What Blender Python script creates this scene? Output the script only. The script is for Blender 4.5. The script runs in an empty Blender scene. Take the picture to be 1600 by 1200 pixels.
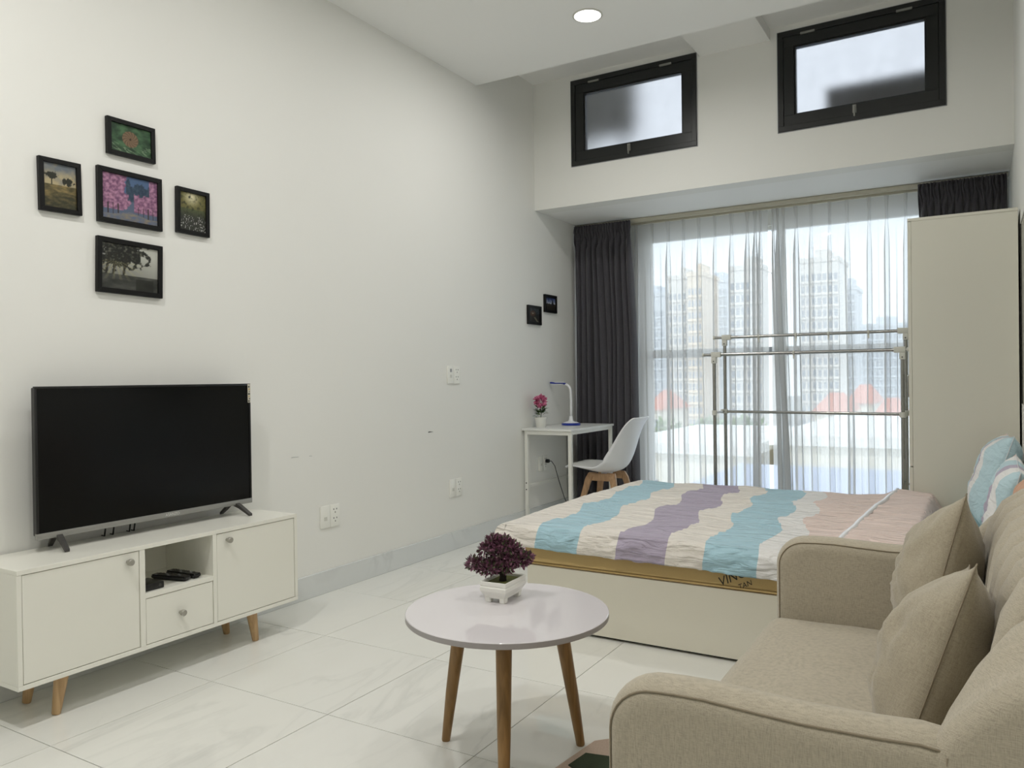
import bpy, bmesh, math, random
from mathutils import Vector, Matrix, noise

random.seed(7)
scene = bpy.context.scene
col = scene.collection

# ------------------------------------------------------------------ camera
CAM = Vector((3.0204, 0.0, 1.1354))
F_PX = 1215.9
YAW, PITCH, ROLL = math.radians(-30.908), math.radians(-0.3555), math.radians(-0.7466)
cy, sy, cp, sp = math.cos(YAW), math.sin(YAW), math.cos(PITCH), math.sin(PITCH)
fw = Vector((sy * cp, cy * cp, sp)); rt = Vector((cy, -sy, 0)); up = rt.cross(fw)
rt2 = rt * math.cos(ROLL) + up * math.sin(ROLL); up2 = -rt * math.sin(ROLL) + up * math.cos(ROLL)
cam_data = bpy.data.cameras.new('camera')
cam_data.sensor_fit = 'HORIZONTAL'; cam_data.sensor_width = 36.0
cam_data.lens = F_PX / 1600 * 36.0
cam_data.clip_start = 0.05; cam_data.clip_end = 2000
cam = bpy.data.objects.new('camera', cam_data); col.objects.link(cam)
m = Matrix((rt2, up2, -fw)).transposed().to_4x4(); m.translation = CAM
cam.matrix_world = m
scene.camera = cam

# ------------------------------------------------------------------ world, sun, portals, exposure
scene.view_settings.view_transform = 'Standard'
scene.view_settings.look = 'None'
scene.view_settings.gamma = 1.0
scene.view_settings.use_curve_mapping = False
scene.view_settings.exposure = 0.05
SKY = 3.4
world = bpy.data.worlds.new('hazy_sky'); scene.world = world; world.use_nodes = True
wn = world.node_tree; bg = wn.nodes['Background']
bg.inputs[0].default_value = (0.86, 0.93, 1.0, 1); bg.inputs[1].default_value = SKY
sun_d = bpy.data.lights.new('hazy_sun', 'SUN'); sun_d.energy = 3.0; sun_d.angle = math.radians(6)
sun_d.color = (1.0, 0.95, 0.86)
sun = bpy.data.objects.new('hazy_sun', sun_d); col.objects.link(sun)
sun.rotation_euler = (math.radians(42), 0, math.radians(20))     # from behind the building, high
LAMP_COL = (1.0, 0.98, 0.945)
for px, pz, sx, sz, py in ((1.75, 1.22, 2.42, 2.2, 6.50), (0.83, 3.10, 0.95, 0.62, 5.60), (2.375, 3.10, 0.95, 0.62, 5.60)):
    pd = bpy.data.lights.new('daylight_portal', 'AREA'); pd.shape = 'RECTANGLE'; pd.size = sx; pd.size_y = sz
    pd.cycles.is_portal = True
    po = bpy.data.objects.new('daylight_portal', pd); col.objects.link(po)
    po.location = (px, py, pz); po.rotation_euler = (math.radians(-90), 0, 0)
scene.cycles.max_bounces = 14; scene.cycles.diffuse_bounces = 8; scene.cycles.glossy_bounces = 4
scene.cycles.transmission_bounces = 10; scene.cycles.transparent_max_bounces = 24
scene.cycles.caustics_reflective = False; scene.cycles.caustics_refractive = False
scene.cycles.sample_clamp_indirect = 6.0
scene.cycles.use_denoising = True

# ------------------------------------------------------------------ helpers
def lin(r, g, b):
    def f(c):
        c /= 255.0
        return c / 12.92 if c <= 0.04045 else ((c + 0.055) / 1.055) ** 2.4
    return (f(r), f(g), f(b), 1.0)

class N:
    """small node-tree writer"""
    def __init__(self, name):
        self.mat = bpy.data.materials.new(name); self.mat.use_nodes = True
        self.t = self.mat.node_tree; self.t.nodes.clear()
        self.out = self.t.nodes.new('ShaderNodeOutputMaterial')
    def n(self, kind, **kw):
        nd = self.t.nodes.new(kind)
        for k, v in kw.items():
            if k.startswith('_'): setattr(nd, k[1:], v)
            else:
                key = int(k[1:]) if k[0] == 'i' and k[1:].isdigit() else k.replace('_', ' ')
                if isinstance(v, tuple) and len(v) == 2 and hasattr(v[0], 'outputs'):
                    self.t.links.new(v[0].outputs[v[1]], nd.inputs[key])
                elif hasattr(v, 'outputs'): self.t.links.new(v.outputs[0], nd.inputs[key])
                else: nd.inputs[key].default_value = v
        return nd
    def math(self, op, a, b=0.0):
        return self.n('ShaderNodeMath', _operation=op, i0=a, i1=b)
    def mix(self, fac, a, b, blend='MIX'):
        nd = self.t.nodes.new('ShaderNodeMix'); nd.data_type = 'RGBA'; nd.blend_type = blend
        for key, v in ((0, fac), (6, a), (7, b)):
            if isinstance(v, tuple) and len(v) == 2 and hasattr(v[0], 'outputs'): self.t.links.new(v[0].outputs[v[1]], nd.inputs[key])
            elif hasattr(v, 'outputs'): self.t.links.new(v.outputs[2] if v.bl_idname == 'ShaderNodeMix' else v.outputs[0], nd.inputs[key])
            else: nd.inputs[key].default_value = v
        return nd
    def ramp(self, fac, stops, interp='LINEAR'):
        nd = self.t.nodes.new('ShaderNodeValToRGB'); cr = nd.color_ramp; cr.interpolation = interp
        while len(cr.elements) < len(stops): cr.elements.new(0.5)
        for e, (p, c) in zip(cr.elements, stops): e.position = p; e.color = c
        if isinstance(fac, tuple): self.t.links.new(fac[0].outputs[fac[1]], nd.inputs[0])
        else: self.t.links.new(fac.outputs[0], nd.inputs[0])
        return nd
    def bsdf(self, color, rough=0.5, **kw):
        p = self.t.nodes.new('ShaderNodeBsdfPrincipled')
        if hasattr(color, 'outputs'): self.t.links.new(color.outputs[2] if color.bl_idname == 'ShaderNodeMix' else color.outputs[0], p.inputs['Base Color'])
        elif isinstance(color, tuple) and len(color) == 2: self.t.links.new(color[0].outputs[color[1]], p.inputs['Base Color'])
        else: p.inputs['Base Color'].default_value = color
        if hasattr(rough, 'outputs'): self.t.links.new(rough.outputs[0], p.inputs['Roughness'])
        else: p.inputs['Roughness'].default_value = rough
        for k, v in kw.items():
            key = k.replace('_', ' ')
            if hasattr(v, 'outputs'): self.t.links.new(v.outputs[0], p.inputs[key])
            else: p.inputs[key].default_value = v
        return p
    def bump(self, h, strength=0.2, dist=0.01):
        return self.n('ShaderNodeBump', Strength=strength, Distance=dist, Height=h)
    def done(self, sh):
        self.t.links.new(sh.outputs[0], self.out.inputs[0]); return self.mat

def plain(name, color, rough=0.5, bump=0.0, bscale=80.0, var=0.0, **kw):
    a = N(name); tc = a.n('ShaderNodeTexCoord')
    nz = a.n('ShaderNodeTexNoise', Vector=(tc, 3), Scale=bscale, Detail=3.0)
    c = color
    if var:
        dark = tuple(x * (1 - var) for x in color[:3]) + (1,)
        c = a.mix(nz, dark, color)
    if bump: kw['Normal'] = a.bump(nz, bump, 0.004)
    return a.done(a.bsdf(c, rough, **kw))

MAT = {}
def build_materials():
    # paint
    for nm, c in (('wall', (233, 233, 229)), ('ceiling', (240, 240, 238))):
        a = N(nm + '_paint'); g = a.n('ShaderNodeNewGeometry')
        nz = a.n('ShaderNodeTexNoise', Vector=(g, 0), Scale=1.3, Detail=2.0)
        f2 = a.n('ShaderNodeTexNoise', Vector=(g, 0), Scale=130.0, Detail=2.0)
        base = lin(*c); c2 = tuple(x * 0.965 for x in base[:3]) + (1,)
        MAT[nm] = a.done(a.bsdf(a.mix(nz, c2, base), 0.62, Normal=a.bump(f2, 0.06, 0.002)))
    # polished marble tile: veins shift from tile to tile
    for nm, base, vein, rough in (('tile', (229, 229, 224), (196, 197, 193), 0.05), ('skirting', (216, 219, 219), (176, 178, 178), 0.12)):
        a = N('marble_' + nm); g = a.n('ShaderNodeNewGeometry'); oi = a.n('ShaderNodeObjectInfo')
        rnd = a.n('ShaderNodeVectorMath', _operation='SCALE'); a.t.links.new(oi.outputs['Location'], rnd.inputs[0]); rnd.inputs['Scale'].default_value = 3.71
        pos = a.n('ShaderNodeVectorMath', _operation='ADD', i0=(g, 0), i1=rnd)
        mp = a.n('ShaderNodeMapping', Vector=pos, Rotation=(0.2, 0.1, 0.75), Scale=(3.2, 0.8, 2.0))
        w = a.n('ShaderNodeTexNoise', Vector=mp, Scale=1.15, Detail=5.0, Roughness=0.55, Distortion=1.4)
        d = a.math('ABSOLUTE', a.math('SUBTRACT', w, 0.5))
        v = a.ramp(d, [(0.0, (1, 1, 1, 1)), (0.012, (0.65, 0.65, 0.65, 1)), (0.045, (0, 0, 0, 1))])
        m2 = a.n('ShaderNodeTexNoise', Vector=mp, Scale=0.6, Detail=2.0)
        msk = a.ramp(m2, [(0.42, (0, 0, 0, 1)), (0.62, (1, 1, 1, 1))])
        k = a.math('MULTIPLY', a.math('MULTIPLY', v, msk), 0.36)
        cl = a.n('ShaderNodeTexNoise', Vector=mp, Scale=2.2, Detail=3.0)
        cloud = a.mix(a.math('MULTIPLY', cl, 0.35), lin(*base), tuple(x * 0.9 for x in lin(*base)[:3]) + (1,))
        MAT[nm] = a.done(a.bsdf(a.mix(k, cloud, lin(*vein)), rough, Specular_IOR_Level=0.55))
    MAT['grout'] = plain('grout', lin(120, 120, 112), 0.8)
    MAT['laminate'] = plain('white_laminate', lin(232, 231, 222), 0.28, 0.02, 300)
    MAT['wardrobe'] = plain('white_board', lin(215, 213, 200), 0.4, 0.02, 300)
    MAT['bedboard'] = plain('bed_board', lin(218, 214, 200), 0.22)
    # wood
    for nm, c1, c2 in (('wood', (192, 160, 118), (168, 136, 96)), ('wood2', (150, 116, 70), (122, 92, 50)), ('wood3', (184, 148, 112), (158, 124, 90))):
        a = N('timber_' + nm); tc = a.n('ShaderNodeTexCoord')
        mp = a.n('ShaderNodeMapping', Vector=(tc, 3), Scale=(60, 60, 4))
        nz = a.n('ShaderNodeTexNoise', Vector=mp, Scale=1.0, Detail=4.0, Distortion=0.6)
        r = a.ramp(nz, [(0.35, lin(*c2)), (0.65, lin(*c1))])
        MAT[nm] = a.done(a.bsdf(r, 0.42, Normal=a.bump(nz, 0.05, 0.002)))
    MAT['black'] = plain('black_frame', lin(9, 9, 9), 0.45, Specular_IOR_Level=0.3)
    MAT['tvblack'] = plain('tv_plastic', lin(16, 16, 17), 0.35)
    MAT['screen'] = plain('tv_screen', lin(7, 8, 8), 0.2, Specular_IOR_Level=0.25)
    MAT['silver'] = plain('silver_strip', lin(150, 150, 146), 0.35, Metallic=0.35)
    MAT['darkfoot'] = plain('gunmetal_plastic', lin(62, 60, 58), 0.4)
    MAT['tabletop'] = plain('lilac_grey_laminate', lin(214, 210, 213), 0.045, Specular_IOR_Level=0.8)
    MAT['tableedge'] = plain('lilac_grey_edge', lin(160, 156, 156), 0.35)
    # woven linen
    def linen(nm, c, s=1.0):
        a = N('linen_' + nm); tc = a.n('ShaderNodeTexCoord')
        h = a.n('ShaderNodeTexNoise', Vector=a.n('ShaderNodeMapping', Vector=(tc, 3), Scale=(90 * s, 90 * s, 900 * s)), Scale=1.0, Detail=2.0)
        v = a.n('ShaderNodeTexNoise', Vector=a.n('ShaderNodeMapping', Vector=(tc, 3), Scale=(800 * s, 800 * s, 90 * s)), Scale=1.0, Detail=2.0)
        w = a.math('MULTIPLY', a.math('ADD', h, v), 0.5)
        big = a.n('ShaderNodeTexNoise', Vector=(tc, 3), Scale=9.0, Detail=3.0)
        base = lin(*c)
        r = a.ramp(w, [(0.34, tuple(x * 0.74 for x in base[:3]) + (1,)), (0.5, base), (0.66, tuple(min(1, x * 1.16) for x in base[:3]) + (1,))])
        cc = a.mix(a.math('MULTIPLY', big, 0.25), r, tuple(x * 0.82 for x in base[:3]) + (1,))
        MAT[nm] = a.done(a.bsdf(cc, 0.9, Normal=a.bump(w, 0.35, 0.003), Sheen_Weight=0.35, Sheen_Roughness=0.4))
    linen('sofa', (176, 167, 149)); linen('cushion', (166, 156, 136), 1.1)
    linen('darkcurtain', (72, 70, 76), 0.6)
    MAT['seam'] = plain('sofa_seam', lin(138, 127, 108), 0.9)
    # sheer voile
    a = N('sheer_voile'); g = a.n('ShaderNodeNewGeometry')
    nz = a.n('ShaderNodeTexNoise', Vector=(g, 0), Scale=500.0, Detail=1.0)
    df = a.n('ShaderNodeBsdfDiffuse', Color=(0.78, 0.78, 0.77, 1)); tr = a.n('ShaderNodeBsdfTranslucent', Color=(0.62, 0.62, 0.615, 1))
    body = a.n('ShaderNodeMixShader', i0=0.55, i1=df, i2=tr)
    tp = a.n('ShaderNodeBsdfTransparent', Color=(0.86, 0.87, 0.88, 1))
    fac = a.math('ADD', a.math('MULTIPLY', nz, 0.06), 0.71)
    MAT['sheer'] = a.done(a.n('ShaderNodeMixShader', i0=fac, i1=tp, i2=body))
    # clear glass, frosted glass
    a = N('window_glass')
    gl = a.n('ShaderNodeBsdfGlossy', Color=(1, 1, 1, 1), Roughness=0.02); tp = a.n('ShaderNodeBsdfTransparent', Color=(0.95, 0.97, 0.97, 1))
    MAT['glass'] = a.done(a.n('ShaderNodeMixShader', i0=0.05, i1=tp, i2=gl))
    a = N('frosted_glass'); g = a.n('ShaderNodeNewGeometry')
    nz = a.n('ShaderNodeTexNoise', Vector=(g, 0), Scale=14.0, Detail=4.0)
    rf = a.n('ShaderNodeBsdfRefraction', Color=(0.55, 0.555, 0.565, 1), Roughness=0.42, IOR=1.45)
    rf2 = a.n('ShaderNodeBsdfTranslucent', Color=(0.6, 0.6, 0.6, 1))
    ms = a.n('ShaderNodeMixShader', i0=a.math('MULTIPLY', nz, 0.16), i1=rf, i2=rf2)
    gs = a.n('ShaderNodeBsdfGlossy', Color=(1, 1, 1, 1), Roughness=0.35)
    MAT['frosted'] = a.done(a.n('ShaderNodeMixShader', i0=0.06, i1=ms, i2=gs))
    MAT['winblack'] = plain('black_aluminium', lin(22, 24, 23), 0.38)
    MAT['wingrey'] = plain('grey_aluminium', lin(150, 152, 155), 0.4)
    MAT['steel'] = plain('stainless_steel', lin(165, 165, 162), 0.22, Metallic=1.0)
    MAT['joint'] = plain('grey_white_plastic', lin(206, 206, 198), 0.45)
    MAT['desk'] = plain('white_desk', lin(226, 227, 224), 0.3)
    MAT['whitemetal'] = plain('white_metal', lin(226, 226, 220), 0.35)
    MAT['whiteplastic'] = plain('white_plastic', lin(232, 233, 236), 0.3)
    MAT['pad'] = plain('grey_seat_pad', lin(205, 204, 200), 0.6)
    MAT['blue'] = plain('blue_plastic', lin(28, 52, 150), 0.3)
    MAT['socket'] = plain('socket_plastic', lin(236, 236, 230), 0.3)
    MAT['dark'] = plain('dark_hole', lin(40, 40, 40), 0.6)
    MAT['knob'] = plain('brushed_knob', lin(170, 168, 160), 0.35, Metallic=0.6)
    MAT['ceramic'] = plain('white_ceramic', lin(232, 232, 226), 0.25)
    MAT['moss'] = plain('moss', lin(92, 96, 40), 0.9, 0.6, 200, 0.4)
    MAT['bark'] = plain('bark', lin(36, 28, 24), 0.8, 0.5, 150, 0.3)
    MAT['track'] = plain('beige_track', lin(196, 192, 176), 0.4)
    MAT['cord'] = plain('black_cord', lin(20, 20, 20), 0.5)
    MAT['hingesteel'] = plain('hinge_steel', lin(140, 140, 134), 0.35, Metallic=0.4)
    MAT['mirror'] = plain('dark_glass', lin(10, 10, 11), 0.15)
    MAT['ringplastic'] = plain('downlight_ring', lin(205, 204, 198), 0.4)
    MAT['ink'] = plain('print_ink', lin(30, 30, 26), 0.7)
    MAT['logo'] = plain('logo_silver', lin(215, 215, 212), 0.35)
    a = N('lamp_diffuser'); MAT['lamp'] = a.done(a.n('ShaderNodeEmission', Color=(1, 0.97, 0.92, 1), Strength=6.0))
    MAT['mattress'] = plain('gold_damask', lin(196, 168, 112), 0.55, 0.15, 260, 0.12)
    MAT['acunit'] = plain('grey_unit', lin(70, 70, 64), 0.6)
    # foliage: each leaf takes its own tint
    def leafmat(nm, stops):
        a = N(nm); g = a.n('ShaderNodeNewGeometry')
        r = a.ramp((g, 8), [(p, lin(*c)) for p, c in stops], 'CONSTANT')
        MAT[nm] = a.done(a.bsdf(r, 0.5))
    leafmat('bonsai_leaf', [(0, (122, 76, 100)), (0.28, (146, 98, 122)), (0.48, (96, 60, 74)), (0.62, (84, 92, 64)), (0.86, (108, 72, 86))])
    leafmat('green_leaf', [(0, (52, 82, 34)), (0.5, (74, 104, 44)), (0.8, (40, 66, 30))])
    leafmat('petal', [(0, (206, 112, 150)), (0.4, (222, 138, 172)), (0.75, (184, 84, 126))])
    leafmat('tree_leaf', [(0, (92, 130, 62)), (0.5, (112, 150, 74)), (0.8, (76, 112, 54))])
    # printed bed linen: wavy bands across the width of the bed
    def bands(nm, stops, axis=0, scale=1.0, off=0.0, amp=0.035, per=0.30, skew=0.0, relief=0.012):
        a = N(nm); tc = a.n('ShaderNodeTexCoord'); sx = a.n('ShaderNodeSeparateXYZ', Vector=(tc, 3))
        along, across = (sx, axis), (sx, 1 if axis == 0 else 0)
        ac = a.n('ShaderNodeMath', _operation='SUBTRACT', i0=across, i1=(sx, 2)) if axis == 0 else a.n('ShaderNodeMath', _operation='ADD', i0=across, i1=0.0)
        w = a.math('MULTIPLY', a.n('ShaderNodeMath', _operation='SINE', i0=a.math('MULTIPLY', ac, 2 * math.pi / per)), amp)
        w = a.math('ADD', w, a.math('MULTIPLY', across, skew))
        u = a.math('MULTIPLY', a.math('ADD', a.n('ShaderNodeMath', _operation='ADD', i0=along, i1=w), off), scale)
        r = a.ramp(u, [(p, lin(*c)) for p, c in stops], 'CONSTANT')
        wr = a.n('ShaderNodeTexNoise', Vector=a.n('ShaderNodeMapping', Vector=(tc, 3), Scale=(5, 34, 34)), Scale=1.0, Detail=4.0, Distortion=0.8)
        wr2 = a.n('ShaderNodeTexNoise', Vector=(tc, 3), Scale=420.0, Detail=2.0)
        h = a.math('ADD', wr, a.math('MULTIPLY', wr2, 0.06))
        MAT[nm] = a.done(a.bsdf(r, 0.85, Normal=a.bump(h, 0.9, relief), Sheen_Weight=0.2))
    cream, blue, purp, pink, white = (234, 228, 220), (172, 208, 222), (178, 168, 188), (234, 214, 206), (236, 235, 234)
    bands('duvet', [(0, pink), (0.05, cream), (0.163, blue), (0.268, cream), (0.357, purp), (0.465, cream), (0.545, blue), (0.652, white), (0.705, pink)], 0, 0.5, 0.0, 0.026, 0.55, skew=0.09, relief=0.04)
    blue = (186, 212, 220)
    bands('pillow', [(0, blue), (0.2, white), (0.38, purp), (0.52, blue), (0.7, white), (0.85, pink)], 0, 1.5, 0.33, 0.02, 0.25)
    bands('sheet', [(0, (150, 190, 196)), (0.85, pink), (0.93, (150, 190, 196))], 0, 0.5, 0.0, 0.03, 0.4)
    MAT['orange'] = plain('peach_cotton', lin(208, 166, 140), 0.85, 0.3, 60, 0.15)
    # rug
    a = N('rug'); tc = a.n('ShaderNodeTexCoord'); nz = a.n('ShaderNodeTexNoise', Vector=(tc, 3), Scale=300.0, Detail=2.0)
    MAT['rug'] = a.done(a.bsdf(a.mix(nz, lin(176, 154, 138), lin(206, 186, 170)), 0.95, Normal=a.bump(nz, 0.5, 0.004)))
    MAT['ruggreen'] = plain('rug_green', lin(54, 66, 44), 0.95, 0.4, 300, 0.4)
    # vertex-coloured prints
    a = N('photo_print'); at = a.n('ShaderNodeAttribute', _attribute_name='ink')
    MAT['print'] = a.done(a.bsdf((at, 0), 0.3))
    # outside
    MAT['tower'] = plain('tower_render', lin(222, 218, 214), 0.8, var=0.05, bscale=0.05)
    MAT['tower2'] = plain('tower_cream', lin(226, 208, 186), 0.8)
    MAT['tower3'] = plain('tower_grey', lin(196, 204, 214), 0.8)
    MAT['towerwin'] = plain('tower_window', lin(140, 150, 164), 0.3)
    MAT['redroof'] = plain('red_roof', lin(196, 122, 104), 0.8)
    MAT['housewall'] = plain('house_wall', lin(226, 220, 206), 0.8)
    MAT['blueroof'] = plain('blue_roof', lin(150, 164, 196), 0.6)
    MAT['whiteroof'] = plain('white_roof', lin(230, 230, 228), 0.6)
    MAT['ground'] = plain('city_ground', lin(176, 178, 178), 0.9, var=0.3, bscale=0.04)
build_materials()

def new_obj(name, me, mat=None, parent=None):
    o = bpy.data.objects.new(name, me); col.objects.link(o)
    if mat is not None and not me.materials:
        me.materials.append(MAT[mat] if isinstance(mat, str) else mat)
    if parent is not None: o.parent = parent
    return o
def from_bm(name, bm, mat, parent=None, smooth=False):
    bmesh.ops.recalc_face_normals(bm, faces=bm.faces)
    me = bpy.data.meshes.new(name); bm.to_mesh(me); bm.free()
    if smooth:
        for p in me.polygons: p.use_smooth = True
        if smooth != 'all':
            try: me.set_sharp_from_angle(angle=math.radians(40))
            except Exception: pass
    return new_obj(name, me, mat, parent)
def thing(name, label, cat, loc=(0, 0, 0), rotz=0.0, group=None):
    o = bpy.data.objects.new(name, None); col.objects.link(o); o.empty_display_size = 0.05
    o.location = loc; o.rotation_euler = (0, 0, rotz)
    return tag(o, label, cat, group)
def tag(o, label, cat, group=None, kind=None):
    o['label'] = label; o['category'] = cat
    if group: o['group'] = group
    if kind: o['kind'] = kind
    return o
def structure(o): o['kind'] = 'structure'; return o
def box(bm, x0, x1, y0, y1, z0, z1):
    v = [bm.verts.new(p) for p in ((x0, y0, z0), (x1, y0, z0), (x1, y1, z0), (x0, y1, z0), (x0, y0, z1), (x1, y0, z1), (x1, y1, z1), (x0, y1, z1))]
    for f in ((3, 2, 1, 0), (4, 5, 6, 7), (0, 1, 5, 4), (1, 2, 6, 5), (2, 3, 7, 6), (3, 0, 4, 7)): bm.faces.new([v[i] for i in f])
    return v
def bbox(name, ext, mat, parent=None, bevel=0.0, seg=2):
    bm = bmesh.new(); box(bm, *ext)
    if bevel: bmesh.ops.bevel(bm, geom=bm.edges[:], offset=bevel, segments=seg, affect='EDGES', profile=0.5)
    return from_bm(name, bm, mat, parent, smooth=bool(bevel))
def ring(bm, c, ax, r, n, u=None):
    ax = Vector(ax).normalized()
    if u is None: u = ax.orthogonal().normalized()
    w = ax.cross(u)
    return [bm.verts.new(Vector(c) + (u * math.cos(2 * math.pi * k / n) + w * math.sin(2 * math.pi * k / n)) * r) for k in range(n)]
def skin_rings(bm, rings, cap=True, closed=True):
    for a, b in zip(rings, rings[1:]):
        n = len(a)
        for k in range(n if closed else n - 1): bm.faces.new((a[k], a[(k + 1) % n], b[(k + 1) % n], b[k]))
    if cap: bm.faces.new(list(reversed(rings[0]))); bm.faces.new(rings[-1])
def tube(bm, pts, r, n=10, cap=True):
    pts = [Vector(p) for p in pts]; rings = []; u = None
    for i, p in enumerate(pts):
        t = (pts[min(i + 1, len(pts) - 1)] - pts[max(i - 1, 0)]).normalized()
        if u is None: u = t.orthogonal().normalized()
        else: u = (u - t * u.dot(t)).normalized()
        rr = r[i] if isinstance(r, (list, tuple)) else r
        rings.append(ring(bm, p, t, rr, n, u))
    skin_rings(bm, rings, cap)
def lathe(bm, prof, c=(0, 0, 0), n=32):
    c = Vector(c); rings = []
    for r, z in prof:
        rings.append([bm.verts.new(c + Vector((max(r, 1e-4) * math.cos(2 * math.pi * k / n), max(r, 1e-4) * math.sin(2 * math.pi * k / n), z))) for k in range(n)])
    skin_rings(bm, rings, True)
def grid_mesh(name, fn, nu, nv, mat, parent=None, thick=0.0, double=False):
    vs = [fn(i / nu, j / nv) for j in range(nv + 1) for i in range(nu + 1)]
    fs = [(j * (nu + 1) + i, j * (nu + 1) + i + 1, (j + 1) * (nu + 1) + i + 1, (j + 1) * (nu + 1) + i) for j in range(nv) for i in range(nu)]
    me = bpy.data.meshes.new(name); me.from_pydata([tuple(v) for v in vs], [], fs); me.update()
    for p in me.polygons: p.use_smooth = True
    o = new_obj(name, me, mat, parent)
    if thick:
        md = o.modifiers.new('thickness', 'SOLIDIFY'); md.thickness = thick; md.offset = -1
    return o
def prism(bm, outline, y0, y1):
    """outline: (x, z) polygon, pushed from y0 to y1"""
    a = [bm.verts.new((x, y0, z)) for x, z in outline]; b = [bm.verts.new((x, y1, z)) for x, z in outline]
    n = len(outline); fa = bm.faces.new(a); fb = bm.faces.new(list(reversed(b)))
    for k in range(n): bm.faces.new((a[(k + 1) % n], a[k], b[k], b[(k + 1) % n]))
    return fa, fb
def dup(o, parent=None, **kw):
    c = o.copy(); col.objects.link(c)
    if parent is not None: c.parent = parent
    for ch in o.children: dup(ch, c)
    return c
def smoothstep(a, b, x):
    t = min(1, max(0, (x - a) / (b - a))); return t * t * (3 - 2 * t)

W = 3.215          # room width
YB = 5.433         # face of the upper rear wall
YW = 6.40          # inner face of the window wall
Y0 = -3.0
ZC = 3.21          # dropped ceiling

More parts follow.
